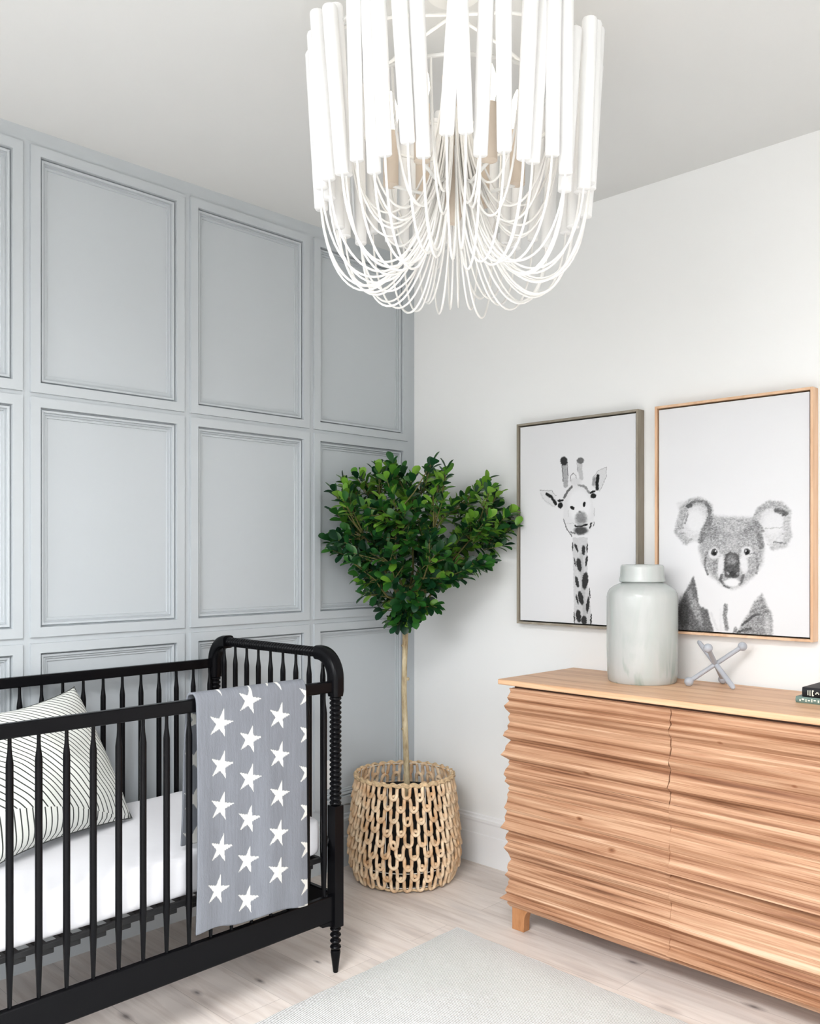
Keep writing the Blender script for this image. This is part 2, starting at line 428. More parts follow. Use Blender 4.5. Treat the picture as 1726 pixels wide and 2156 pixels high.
    for y, s in ((YR, -1), (YL, 1)):
        for x in (XF-.018, XB+.009):
            m_ = MB(); m_.tube([(x, y+s*.04, .365), (x, y+s*.034, .395), (x, y+s*.022, .425), (x, y+s*.006, .44)], [.006, .006, .007, .008], 8); B(m_, 'support_hook', mt=M_metal_black)
    return root
crib()

def mattress():
    m = mat('white_cotton_sheet', (.86, .855, .885), .85, .15); t = NT(m)
    t.bump(t.noise(t.coord((3, 3, 3)), 2.2, 3), .25, .02)
    bm = bmesh.new(); x0, x1, y0, y1, z0, z1 = .068, .704, -2.47, -1.152, .3725, .503
    NX, NY, NZ = 14, 28, 5; V = {}
    def P(i, j, k):
        if (i, j, k) not in V:
            x, y, z = x0+(x1-x0)*i/NX, y0+(y1-y0)*j/NY, z0+(z1-z0)*k/NZ
            r = .022; cx, cy, cz = min(max(x, x0+r), x1-r), min(max(y, y0+r), y1-r), min(max(z, z0+r), z1-r)
            d = Vector((x-cx, y-cy, z-cz))
            if d.length > 1e-9: d = d.normalized()*r
            p = Vector((cx, cy, cz))+d
            if k == NZ: p.z += .003*math.sin(x*17+y*9)*.5+.002*math.sin(y*23)
            V[(i, j, k)] = bm.verts.new(p)
        return V[(i, j, k)]
    for i in range(NX):
        for j in range(NY):
            bm.faces.new((P(i,j,NZ), P(i+1,j,NZ), P(i+1,j+1,NZ), P(i,j+1,NZ))); bm.faces.new((P(i,j,0), P(i,j+1,0), P(i+1,j+1,0), P(i+1,j,0)))
    for i in range(NX):
        for k in range(NZ):
            bm.faces.new((P(i,0,k), P(i+1,0,k), P(i+1,0,k+1), P(i,0,k+1))); bm.faces.new((P(i,NY,k), P(i,NY,k+1), P(i+1,NY,k+1), P(i+1,NY,k)))
    for j in range(NY):
        for k in range(NZ):
            bm.faces.new((P(0,j,k), P(0,j,k+1), P(0,j+1,k+1), P(0,j+1,k))); bm.faces.new((P(NX,j,k), P(NX,j+1,k), P(NX,j+1,k+1), P(NX,j,k+1)))
    me = bpy.data.meshes.new('crib_mattress'); bm.to_mesh(me); bm.free(); me.materials.append(m)
    for p in me.polygons: p.use_smooth = True
    o = bpy.data.objects.new('crib_mattress', me); COL.objects.link(o)
    s = o.modifiers.new('sub', 'SUBSURF'); s.levels = 1; s.render_levels = 1
    setp(o, 'white sheeted crib mattress lying inside the black crib', 'mattress')
mattress()

# ---------------------------------------------------------------- pillow
def pillow():
    m = mat('striped_pillow_cotton', (.8, .8, .8), .85, .15); t = NT(m)
    uv = t.n('ShaderNodeUVMap'); sp = t.n('ShaderNodeSeparateXYZ'); t.l(uv.outputs[0], sp.inputs[0])
    u, v = sp.outputs[0], sp.outputs[1]
    rad = t.math('SQRT', t.math('ADD', t.math('POWER', t.math('ADD', u, 1.0), 2), t.math('POWER', t.math('ADD', v, .5), 2)))
    ph = t.math('MULTIPLY', rad, 31.0)
    ph2 = t.math('MULTIPLY', u, 27.0)
    sel = t.math('LESS_THAN', t.math('ADD', v, t.math('MULTIPLY', u, .32)), .30)
    mx = t.n('ShaderNodeMix', data_type='FLOAT'); t.l(sel, mx.inputs[0]); t.l(ph, mx.inputs[2]); t.l(ph2, mx.inputs[3])
    fr = t.math('FRACT', mx.outputs[0]); line = t.math('LESS_THAN', fr, .22)
    c = t.mix(sr(226, 227, 221), sr(70, 73, 70), line); t.col(c)
    t.bump(t.noise(t.coord((1, 1, 1)), 300, 2), .15, .002)
    N = 44; hs = .236; BR = Vector((.305, -1.612, .512)); e = Vector((.153, -.447, 0)).normalized()
    up = Vector((-.215, -.100, .385)).normalized(); up = (up-e*up.dot(e)).normalized(); nrm = up.cross(e)
    if nrm.x < 0: nrm = -nrm
    hx = .272; c0 = BR+e*hx+up*hs
    def edge(a, b):
        q = lambda z: (1-z*z)**.8
        return a*(1-(.035 if a > 0 else .1)*q(b)), b*(1-(.19 if b > 0 else .09)*q(a)*(1.0-.25*a))
    vs = []; uvs = []; fs = []
    for side in (1, -1):
        for i in range(N+1):
            for j in range(N+1):
                a, b = -1+2*i/N, -1+2*j/N
                pin = lambda q: 1-.115*(1-q*q)**.8
                A, Bq = edge(a, b)
                th = .095*max(0, (1-a*a))**.45*max(0, (1-b*b))**.45
                wr = .0035*math.sin(9*a+5*b)*(1-a*a)*(1-b*b)+.004*math.sin(14*b-3*a)*abs(a)*(1-a*a)
                p = c0-e*(A*hx)+up*(Bq*hs)+nrm*(side*(th+wr))
                p.z = max(p.z, .5075)
                vs.append(p); uvs.append(((a+1)/2, (b+1)/2))
    K = (N+1)**2
    for s_ in (0, 1):
        for i in range(N):
            for j in range(N):
                q = (i*(N+1)+j, (i+1)*(N+1)+j, (i+1)*(N+1)+j+1, i*(N+1)+j+1); q = tuple(x+s_*K for x in q)
                fs.append(q if s_ == 0 else q[::-1])
    me = bpy.data.meshes.new('throw_pillow'); me.from_pydata(vs, [], fs)
    ul = me.uv_layers.new(name='uv'); 
    for l in me.loops: ul.data[l.index].uv = uvs[l.vertex_index]
    me.materials.append(m); o = bpy.data.objects.new('throw_pillow', me); COL.objects.link(o)
    bm = bmesh.new(); bm.from_mesh(me); bmesh.ops.remove_doubles(bm, verts=bm.verts, dist=1e-4)
    bmesh.ops.recalc_face_normals(bm, faces=bm.faces); bm.to_mesh(me); bm.free()
    for p in me.polygons: p.use_smooth = True
    setp(o, 'white square pillow with thin dark stripes leaning in the crib', 'pillow')
    # piping along the seam
    pm = mat('pillow_piping', sr(70, 72, 70), .8)
    path = []
    for k in range(4*24):
        s_, f = divmod(k, 24); q = -1+2*f/24
        a, b = [(q, -1), (1, q), (-q, 1), (-1, -q)][s_]
        A, Bq = edge(a, b)
        p = c0-e*(A*hx)+up*(Bq*hs); p.z = max(p.z, .509); path.append(p)
    m_ = MB(); m_.tube(path, .0022, 6, True); m_.build('piping', pm, o)
pillow()

# ---------------------------------------------------------------- blanket
STARS = [(-1.585,.868),(-1.583,.749),(-1.585,.632),(-1.588,.513),(-1.601,.399),(-1.485,.922),(-1.485,.809),(-1.487,.694),(-1.49,.576),(-1.495,.457),(-1.495,.342),(-1.377,.862),(-1.379,.745),(-1.383,.629),(-1.388,.513),(-1.391,.401),(-1.262,.913),(-1.264,.796),(-1.266,.676),(-1.266,.558),(-1.267,.444),(-1.269,.33),(-1.592,.984),(-1.381,.978)]
def star_poly(cy, cz, R=.0428, rot=0.0):
    pts = []
    for k in range(5):
        a = PI/2+2*PI*k/5+math.radians(16)+rot
        for rr, da in ((R, 0), (R*.35, PI/5)):
            pts.append((cy-rr*math.cos(a+da)*1.0, cz+rr*math.sin(a+da)))
    return np.array(pts)
def in_poly(Y, Z, P):
    c = np.zeros(Y.shape, bool); n = len(P); j = n-1
    for i in range(n):
        yi, zi = P[i]; yj, zj = P[j]
        cond = ((zi > Z) != (zj > Z)) & (Y < (yj-yi)*(Z-zi)/(zj-zi+1e-12)+yi)
        c ^= cond; j = i
    return c
def sheet(name, path, ya, yb, NY, colfn, m, thick, sub=None, wave=.004, seed=1, bottom=None):
    """cloth folded over a rail: path is the (x,z) section from the inner end to the outer end"""
    P = np.array(path); seg = np.r_[0, np.cumsum(np.hypot(*np.diff(P, axis=0).T))]
    NS = int(seg[-1]/.0026); s = np.linspace(0, seg[-1], NS)
    X = np.interp(s, seg, P[:, 0]); Z = np.interp(s, seg, P[:, 1])
    k = np.ones(9)/9; Xs = np.convolve(np.pad(X, 4, mode='edge'), k, 'valid'); Zs = np.convolve(np.pad(Z, 4, mode='edge'), k, 'valid'); Xs[0], Zs[0], Xs[-1], Zs[-1] = X[0], Z[0], X[-1], Z[-1]
    imax = int(np.argmax(Zs)); t = np.linspace(0, 1, NY)
    S_, T_ = np.meshgrid(np.arange(NS), t, indexing='ij')
    XX = Xs[S_]; ZZ = Zs[S_].copy(); out = (S_ > imax)
    YY = ya+(yb-ya)*T_-np.where(out, 0, .004*(1-T_))
    d = np.clip((.93-ZZ)/.5, 0, 1)
    XX = XX+np.where(out, 1, -1)*d*wave*(1+np.sin(T_*9+.5+ZZ*2)+.5*np.sin(T_*21+1))
    if bottom is not None:
        # skew of the hem: lower at the ya end
        f = np.where(out, (Zs[imax]-ZZ)/(Zs[imax]-Zs[-1]+1e-9), 0)
        ZZ = ZZ+f*(bottom[0]+(bottom[1]-bottom[0])*T_)+f**6*.006*np.sin(T_*11)
        YY = YY-np.where(out, f**2*.012*(1-T_), 0)
    C = colfn(YY, ZZ, out, s[S_])
    vs = np.stack([XX, YY, ZZ], -1).reshape(-1, 3)
    idx = np.arange(NS*NY).reshape(NS, NY)
    fs = np.stack([idx[:-1, :-1], idx[1:, :-1], idx[1:, 1:], idx[:-1, 1:]], -1).reshape(-1, 4)
    me = bpy.data.meshes.new(name); me.from_pydata(vs.tolist(), [], fs.tolist())
    a = me.color_attributes.new('tint', 'FLOAT_COLOR', 'POINT')
    col = np.concatenate([C.reshape(-1, 3), np.ones((NS*NY, 1))], 1).astype(np.float32); a.data.foreach_set('color', col.ravel())
    me.polygons.foreach_set('use_smooth', [True]*len(me.polygons)); me.materials.append(m)
    o = bpy.data.objects.new(name, me); COL.objects.link(o)
    sm = o.modifiers.new('solid', 'SOLIDIFY'); sm.thickness = thick; sm.offset = 1
    return o
def blanket():
    m = tint_mat('star_blanket_knit', .95, .05, noise=((1, 60, 4), 3, (.90, 1.06)), bumpn=((1, 260, 60), 2, .35))
    G = np.array(sr(127, 130, 137)); Wh = np.array(sr(228, 227, 221)); D = np.array(sr(128, 131, 138))
    polys = [star_poly(*p) for p in STARS]
    inner = [star_poly(-1.630+dy, z, .041) for z in (.881, .764, .65, .535) for dy in (0,)]+[star_poly(-1.52, z, .041) for z in (.93, .82, .71, .59)]+[star_poly(-1.42, z, .041) for z in (.87, .75, .64, .53)]
    def cf(Y, Z, out, s):
        C = np.zeros(Y.shape+(3,)); C[:] = G; C[~out] = D
        for P in polys:
            k = in_poly(Y, Z, P) & out; C[k] = Wh
        for P in inner:
            k = in_poly(Y, Z, P) & ~out; C[k] = Wh
        hem = (Z < (Z.min()+.006)); C[hem & out] = Wh*.9
        return C
    xi, xo = .702, .7535
    path = [(xi-.004, .520), (xi, .60), (xi+.002, .80), (xi+.012, .915), (.714, .946), (.725, .956), (.737, .958), (.748, .952), (xo, .935), (xo+.002, .80), (xo+.003, .6), (xo+.004, .42), (xo+.004, .275)]
    o = sheet('star_blanket', path, -1.662, -1.272, 230, cf, m, .006, wave=.0055, bottom=(.020, -.005))
    setp(o, 'grey knitted baby blanket with cream stars hung over the crib front rail', 'blanket')
    # under layer of the fold, showing below the hem
    def cf2(Y, Z, out, s):
        C = np.zeros(Y.shape+(3,)); C[:] = G*.95
        C[(Z < Z.min()+.006)] = Wh*.9; return C
    p2 = [(.7475, .52), (.7475, .47), (.7475, .33), (.7478, .266)]
    P = MB(); NZ, NYY = 30, 40; vs = []; rnd = random.Random(3)
    for i in range(NZ+1):
        for j in range(NYY+1):
            zb_ = .284-.024*j/NYY; z = .50-(.50-zb_)*i/NZ; y = -1.56+(-1.315+1.56)*j/NYY
            zz = z-(i/NZ)**3*.006*math.sin(j/NYY*5+.6)
            vs.append((.7500+.0012*math.sin(j*.4), y, zz))
    fs = [(i*(NYY+1)+j, (i+1)*(NYY+1)+j, (i+1)*(NYY+1)+j+1, i*(NYY+1)+j+1) for i in range(NZ) for j in range(NYY)]
    P.add(vs, fs, tuple(G*.97)); q = P.build('under_fold', m, o)
    sm = q.modifiers.new('solid', 'SOLIDIFY'); sm.thickness = .003
blanket()

# ---------------------------------------------------------------- dresser
def dresser():
    root = thing('dresser', 'light wooden dresser with horizontal ridged drawer fronts by the white wall', 'dresser', (.93, -.46, 0), math.radians(-.6))
    kn = [(.335, 0, .62, .006), (.30, 0, .46, .005), (.43, 0, .385, .006), (.80, 0, .79, .004), (1.02, 0, .70, .004)]
    Mr = wood_mat('ridged_teak', WC, (1.5, 1.5, 62), 1, kn, .5, 42)
    Mt = wood_mat('dresser_top_teak', [sr(196, 148, 112), sr(217, 172, 135), sr(228, 187, 150), sr(236, 201, 166)], (1.6, 26, 26), 1, (), .42)
    Ml = wood_mat('dresser_foot_wood', [sr(150, 100, 62), sr(178, 126, 84), sr(192, 140, 98), sr(205, 156, 114)], (10, 10, 3), 1, (), .5)
    PK = [(.882,.012),(.868,.006),(.856,.002),(.834,.012),(.822,.006),(.805,.021),(.793,.016),(.777,.003),(.765,.009),(.755,.007),(.745,.004),(.733,.011),(.720,.009),(.711,.019),(.696,.024),(.680,.001),(.668,.010),(.659,.016),(.645,.018),(.627,.031),(.609,.005),(.600,.008),(.592,.005),(.574,.017),(.556,.022),(.545,.014),(.531,.019),(.515,.004),(.506,.009),(.498,.005),(.485,.012),(.472,.010),(.455,.013),(.437,.021),(.425,.012),(.403,.019),(.388,.017),(.363,.032),(.352,.006),(.340,.014),(.326,.017),(.312,.009),(.292,.022),(.282,.016),(.273,.009),(.261,.005),(.249,.0),(.235,.009),(.220,.012),(.207,.009),(.193,.019),(.178,.005),(.168,.009),(.158,.008),(.150,.013),(.137,.018),(.127,.012),(.109,.034),(.100,.010),(.092,.012),(.080,.004)]
    W2 = 1.27; SE = .634; DEP = .445
    def prof(jit, zlo, zhi, seed):
        r = random.Random(seed); q = []
        for z, d in PK:
            if zlo-1e-6 <= z <= zhi+1e-6:
                q.append((z, max(0, d*.9+(r.uniform(-.006, .006) if jit else 0))))
        f = lambda z: np.interp(z, [p[0] for p in PK[::-1]], [p[1]*.9 for p in PK[::-1]])
        if q[0][0] < zhi-.001: q.insert(0, (zhi, float(f(zhi))))
        if q[-1][0] > zlo+.001: q.append((zlo, float(f(zlo))))
        return q
    case = MB(); case.box((.003, .003, .085), (W2-.003, DEP-.01, .87)); case.build('case', Mr, root, smooth=0)
    # ridged drawer fronts, two columns of three
    rows = [(.5745, .868), (.2990, .5740), (.080, .2985)]
    for ci in (0, 1):
        for ri, (zl, zh) in enumerate(rows):
            P = prof(ci == 1, zl, zh, 10*ci+ri); m_ = MB(); vs = []; n = len(P); NS = 24; rr = random.Random(ri+7*ci)
            gp = .0016 if ri == 0 else .0003; x0, x1 = (0, SE-gp) if ci == 0 else (SE+gp, W2)
            for i in range(NS+1):
                for k, (z, d) in enumerate(P):
                    f = i/NS; x = x0+(x1-x0)*f
                    if i == 0 and ci == 0: x = -d
                    if i == NS and ci == 1: x = W2+d
                    jag = .0012*math.sin(x*7+k*2.1)
                    vs.append((x, -d+jag*(0 < i < NS), z+.0008*math.sin(x*9+k)*(0 < i < NS)))
            fs = [(i*n+k, i*n+k+1, (i+1)*n+k+1, (i+1)*n+k) for i in range(NS) for k in range(n-1)]
            b = len(vs)
            for i in (0, NS):
                for k in range(n): vs.append((vs[i*n+k][0] if not ((i == 0 and ci == 0) or (i == NS and ci == 1)) else (0 if i == 0 else W2), .012, P[k][0]))
            for k in range(n-1):
                fs.append((k, b+k, b+k+1, k+1)); fs.append((NS*n+k, NS*n+k+1, b+n+k+1, b+n+k))
            # top and bottom closing
            fs.append(tuple([i*n for i in range(NS+1)]+[b+n, b])); fs.append(tuple([i*n+n-1 for i in range(NS, -1, -1)]+[b+n-1, b+2*n-1]))
            m_.add(vs, fs); o = m_.build('drawer', Mr, root, smooth=0)
    # ridged ends
    for xe, sg in ((0, -1), (W2, 1)):
        P = prof(False, .080, .868, 1); m_ = MB(); vs = []; n = len(P)
        for i, y in enumerate((None, .15, .3, DEP)):
            for z, d in P: vs.append((xe+sg*d, -d if y is None else y, z))
        for z, d in P: vs.append((xe-sg*.01, 0, z))
        for z, d in P: vs.append((xe-sg*.01, DEP, z))
        fs = [(i*n+k, (i+1)*n+k, (i+1)*n+k+1, i*n+k+1) for i in range(3) for k in range(n-1)]
        for k in range(n-1): fs.append((3*n+k, 5*n+k, 5*n+k+1, 3*n+k+1))
        fs.append((0, n, 2*n, 3*n, 5*n, 4*n)); fs.append((n-1, 2*n-1, 3*n-1, 4*n-1, 6*n-1, 5*n-1))
        m_.add(vs, fs); m_.build('side_panel', Mr, root, smooth=0)
    gap = MB(); gap.box((.012, .006, .866), (W2-.012, DEP-.012, .883)); gap.build('recess', mat('dark_recess_wood', sr(70, 44, 28), .7), root, smooth=0)  # dark colour stands in for the shade in the gap under the top
    top = MB(); top.box((-.045, -.024, .880), (W2+.045, DEP+.008, .900)); top.build('dresser_top', Mt, root, smooth=30, bevel=.005, seg=3)
    # bracket feet with a quarter-round cut
    for xf, sg in ((.004, 1), (W2-.004, -1)):
        for yf in (.0, DEP-.05):
            pts = [(0, 0), (.052, 0), (.053, .02)]
            for k in range(0, 7):
                a = PI/2*k/6; pts.append((.053+.036*(1-math.cos(a)), .036+.050*math.sin(a)))
            pts.append((0, .088)); n = len(pts); m_ = MB()
            vs = [(xf+sg*x, yf, z) for x, z in pts]+[(xf+sg*x, yf+.034, z) for x, z in pts]
            fs = [tuple(range(n)), tuple(range(2*n-1, n-1, -1))]+[(i, n+i, n+(i+1) % n, (i+1) % n) for i in range(n)]
            m_.add(vs, fs); o = m_.build('foot', Ml, root, smooth=30, bevel=.003)
            bm = bmesh.new(); bm.from_mesh(o.data); bmesh.ops.recalc_face_normals(bm, faces=bm.faces); bm.to_mesh(o.data); bm.free()
    for o in root.children:
        if o.name.split('.')[0] in ('drawer', 'side_panel'):
            bm = bmesh.new(); bm.from_mesh(o.data); bmesh.ops.recalc_face_normals(bm, faces=bm.faces); bm.to_mesh(o.data); bm.free()
dresser()

# ---------------------------------------------------------------- jar, jack and books on the dresser
def jar():
    m = mat('marbled_ceramic', (.7, .7, .7), .22, .5); t = NT(m)
    v = t.coord((7, 7, 1.5), (0, .22, .2)); n = t.noise(v, 1.2, 4, .55, 1.1)
    c = t.ramp(n, [(.26, sr(158, 168, 162)), (.40, sr(184, 190, 186)), (.5, sr(184, 187, 184)), (.72, sr(193, 194, 192))])
    n2 = t.noise(t.coord((9, 9, 2.0), (0, .2, 0)), 1.6, 3, .5, 1.2)
    tc = t.n('ShaderNodeTexCoord'); sp = t.n('ShaderNodeSeparateXYZ'); t.l(tc.outputs['Object'], sp.inputs[0])
    low = t.ramp(sp.outputs[2], [(.0, (1, 1, 1)), (.09, (.35, .35, .35)), (.2, (.0, .0, .0))])
    f = t.mix((0, 0, 0), low, t.ramp(n2, [(.5, (0, 0, 0)), (.62, (1, 1, 1))]), 'MIX')
    c = t.mix(c, sr(136, 154, 142), t.math('MULTIPLY', f, .8)); t.col(c)
    root = thing('lidded_jar', 'tall white marbled ceramic jar with lid on the wooden dresser', 'jar', (1.295, -.175, .9005))
    m_ = MB(); m_.lathe([(.105, 0), (.114, .0), (.119, .006), (.1215, .03), (.1235, .12), (.1235, .24), (.1235, .300), (.121, .315), (.114, .328), (.100, .339), (.085, .346), (.076, .350), (.070, .352), (.066, .356), (.01, .356)], 56); m_.build('jar_body', m, root, 40)
    m_ = MB(); m_.lathe([(.060, .353), (.0775, .354), (.0800, .357), (.0790, .366), (.0765, .375), (.0755, .405), (.074, .411), (.070, .4145), (.055, .416), (.001, .417)], 48); m_.build('lid', m, root, 40)
jar()

def jack():
    m = mat('pale_grey_enamel', sr(172, 175, 182), .45, .4)
    cx_, cy_, cz_ = 1.544, -.122, .9775
    root = thing('jack_ornament', 'pale grey oversized toy jack ornament on the dresser beside the jar', 'ornament', (cx_, cy_, .9005))
    C = Vector((0, 0, cz_-.9005)); ends = [(-.071, -.052, .0155), (-.014, .085, .0155), (.084, -.046, .009)]
    for k, e in enumerate(ends):
        e = Vector(e); o_ = 2*C-e
        if k < 2:
            m_ = MB(); m_.tube([e, o_], .0078, 12); rod = m_.build('rod', m, root)
            for q in (e, o_):
                s_ = MB(); s_.sphere(q, .0155, 18, 12); s_.build('ball', m, rod)
        else:
            d = (o_-e).normalized(); m_ = MB()
            m_.tube([e-d*.004, e, e+d*.004, e+d*.02, C, o_-d*.02, o_-d*.004, o_, o_+d*.004], [.003, .0070, .0085, .0090, .0088, .0085, .0075, .006, .003], 12); m_.build('rod', m, root)
jack()

def book(name, label, x0, y0, z0, w, d, h, ccol, marks, rz=0):
    root = thing(name, label, 'book', (x0, y0, z0), rz, 'books stacked on the dresser')
    cm = mat('book_cloth_'+name+str(int(h*1000)), ccol, .55, .3); pm = mat('book_pages', sr(226, 222, 210), .8)
    m_ = MB(); t = .0025
    # spine with a slight curve, two boards
    n = 8; vs = []
    for i in range(n+1):
        a = -1+2*i/n; y = -.0035*(1-a*a); vs += [(0, y, (a+1)/2*h), (w, y, (a+1)/2*h)]
    for i in range(n+1):
        a = -1+2*i/n; vs += [(0, .003, (a+1)/2*h), (w, .003, (a+1)/2*h)]
    b = 2*(n+1); fs = []
    for i in range(n):
        fs += [(2*i, 2*i+1, 2*i+3, 2*i+2), (b+2*i, b+2*i+2, b+2*i+3, b+2*i+1), (2*i, 2*i+2, b+2*i+2, b+2*i), (2*i+1, b+2*i+1, b+2*i+3, 2*i+3)]
    fs += [(0, b, b+1, 1), (2*n, 2*n+1, b+2*n+1, b+2*n)]
    m_.add(vs, fs); m_.box((0, .003, 0), (w, d, t)); m_.box((0, .003, h-t), (w, d, h)); m_.build('cover', cm, root, 40)
    m_ = MB(); m_.box((.004, .0032, t), (w-.004, d-.004, h-t)); m_.build('pages', pm, root, 0)
    if marks:
        mm = mat('spine_lettering', sr(232, 230, 214), .6); m_ = MB()
        for (a, b_, c, e) in marks: m_.box((a, -.0044, c*h), (b_, -.0020, e*h))
        m_.build('lettering', mm, root, 0)
book('green_book', 'muted green book at the bottom of the stack on the dresser', 1.867, -.262, .9005, .24, .17, .0185, sr(110, 132, 124),
     [(.012, .016, .3, .6), (.019, .026, .5, .75), (.030, .033, .25, .7), (.037, .043, .4, .6), (.047, .050, .3, .8), (.054, .060, .5, .7), (.066, .07, .3, .7)])
book('black_book', 'black book with cream spine lettering lying on the green book', 1.885, -.258, .9192, .21, .15, .0290, sr(24, 24, 28),
     [(.0165, .0188, .22, .72), (.0225, .0250, .18, .74), (.0295, .0320, .16, .76), (.032, .0345, .64, .76), (.032, .0345, .16, .3), (.0395, .042, .36, .5), (.042, .048, .48, .6), (.048, .0505, .36, .5),
      (.055, .0575, .2, .74), (.0605, .063, .2, .74), (.063, .067, .62, .74)])

# ---------------------------------------------------------------- framed prints
GIRAFFE=[["P",[261.4,563.0,312.2,567.3,353.7,529.6,372.2,458.3,370.1,409.1,345.5,363.8,278.5,357.7,240.0,390.8,227.0,434.6,231.4,506.8],7.8,0.875,0.03],["E",[303.8,482.2,49.9,-2.0,0.0,-60.6],0.93,0.7],["L",[230.5,669.6,233.5,629.6,239.1,593.1,240.0,564.2],22.5,0.66,0.35],["L",[221.8,659.4,223.6,619.5,227.0,579.4],5.0,0.45,0.5],["L",[246.9,654.0,247.7,628.7,250.7,599.6],3.7,0.4,0.5],["E",[230.5,660.6,16.4,-1.2,0.0,-17.4],0.2,0.35],["L",[308.8,660.1,305.9,624.7,313.0,588.6],19.4,0.76,0.4],["E",[308.0,656.6,16.7,-1.2,0.0,-12.1],0.42,0.4],["L",[293.3,650.6,296.2,614.6],3.1,0.5,0.5],["L",[261.4,581.0,264.8,602.3,275.1,608.9,286.9,600.9,290.3,579.3],3.1,0.4,0.5],["E",[275.1,579.5,15.3,-0.9,0.0,-4.3],0.5,0.5],["L",[267.8,555.5,246.4,536.8,232.2,514.0],10.6,0.42,0.5],["L",[298.7,561.6,328.9,552.1,349.6,528.1],9.4,0.55,0.6],["E",[286.9,575.9,25.3,-1.5,0.0,-14.3],0.85,0.6],["P",[112.0,549.1,170.1,544.3,200.9,500.9,187.8,475.9,147.9,492.1,121.0,519.1],1.6,0.86,0.06],["L",[112.0,549.8,172.3,544.2,192.2,523.1],2.5,0.55,0.5],["L",[116.5,541.5,134.5,507.4,187.8,477.7],1.6,0.7,0.5],["L",[145.7,532.7,170.1,519.8,191.3,491.1],13.1,0.12,0.5],["P",[426.8,623.4,424.8,581.8,394.6,531.1,366.0,550.1,361.9,582.1,390.5,611.9],1.6,0.84,0.06],["L",[364.0,585.5,390.5,611.9,426.8,623.4,424.8,581.8,396.6,532.7],2.2,0.55,0.5],["L",[388.5,591.0,384.4,566.7,385.2,540.3],14.4,0.1,0.5],["E",[370.1,571.0,8.0,-1.7,-3.6,-17.1],0.6,0.6],["E",[214.0,503.2,15.5,1.1,0.8,-5.1],0.12,0.25],["E",[214.0,484.0,12.2,-0.5,0.0,-12.3],0.12,0.3],["E",[364.0,529.8,14.6,3.8,2.0,-4.7],0.12,0.25],["E",[367.3,514.1,12.3,-0.6,0.0,-9.9],0.12,0.3],["E",[271.2,472.0,9.4,-5.9,-4.6,-5.4],0.08,0.25],["E",[326.8,483.0,6.0,-1.6,-3.2,-10.2],0.08,0.25],["E",[311.3,428.4,25.8,-0.8,0.0,-25.6],0.55,0.8],["E",[305.9,455.4,6.7,-0.2,0.0,-3.6],0.5,0.5],["L",[282.7,399.9,312.2,397.1,338.0,404.6],6.2,0.06,0.4],["E",[310.1,380.4,31.2,-0.6,0.0,-16.0],0.3,0.6],["L",[244.3,410.6,286.9,411.3,328.9,408.4],1.9,0.75,0.5],["L",[229.2,427.3,244.3,388.9,267.8,359.7],4.1,0.3,0.5],["L",[263.6,375.9,282.7,368.4],6.2,0.45,0.5],["L",[372.2,412.6,367.3,395.1],2.5,0.25,0.5],["L",[358.7,409.4,352.9,391.9],6.9,0.2,0.5],["L",[372.2,465.4,372.2,437.2],2.5,0.7,0.5],["L",[250.7,462.7,252.9,437.4],3.7,0.8,0.5],["E",[293.3,346.8,5.9,-0.1,0.0,-4.3],0.6,0.5],["E",[322.6,349.2,5.8,-0.1,0.0,-4.3],0.5,0.5],["P",[272.1,354.2,341.3,353.2,340.5,268.2,343.4,162.1,353.7,91.7,364.0,3.9,282.7,-0.5,278.5,88.9,275.1,196.4,273.4,268.1],3.7,0.8,0.05],["L",[312.2,286.0,316.4,197.0,324.7,90.6,328.9,19.8],15.6,0.72,0.9],["E",[322.6,303.7,8.3,-0.0,0.0,-19.5],0.2,0.3],["E",[290.3,311.8,4.8,1.4,6.9,-16.2],0.2,0.3],["E",[339.7,310.7,3.3,-0.0,0.0,-17.7],0.2,0.3],["E",[271.7,318.4,3.0,-0.0,0.0,-17.9],0.2,0.3],["E",[301.7,246.0,11.2,1.4,4.4,-26.8],0.2,0.3],["E",[336.4,261.1,5.8,-0.5,-2.6,-21.2],0.2,0.3],["E",[282.7,257.4,2.9,0.4,3.7,-17.6],0.2,0.3],["E",[329.7,183.1,14.0,-0.8,-3.5,-34.0],0.2,0.3],["E",[292.0,178.8,7.4,1.5,5.4,-21.6],0.2,0.3],["E",[310.1,115.0,11.0,2.7,7.7,-26.0],0.2,0.3],["E",[293.3,109.1,4.1,1.0,6.1,-20.6],0.2,0.3],["E",[342.2,89.5,7.0,-0.3,-3.3,-32.6],0.2,0.3],["E",[299.6,43.3,11.3,1.5,3.2,-25.4],0.2,0.3],["E",[324.7,28.4,12.5,0.6,0.0,-17.8],0.2,0.3],["E",[357.0,33.6,3.7,-0.1,-2.2,-21.9],0.2,0.3],["E",[280.2,35.2,3.0,0.2,1.0,-25.0],0.2,0.3],["E",[351.7,134.0,2.5,0.2,1.3,-21.1],0.2,0.3]]
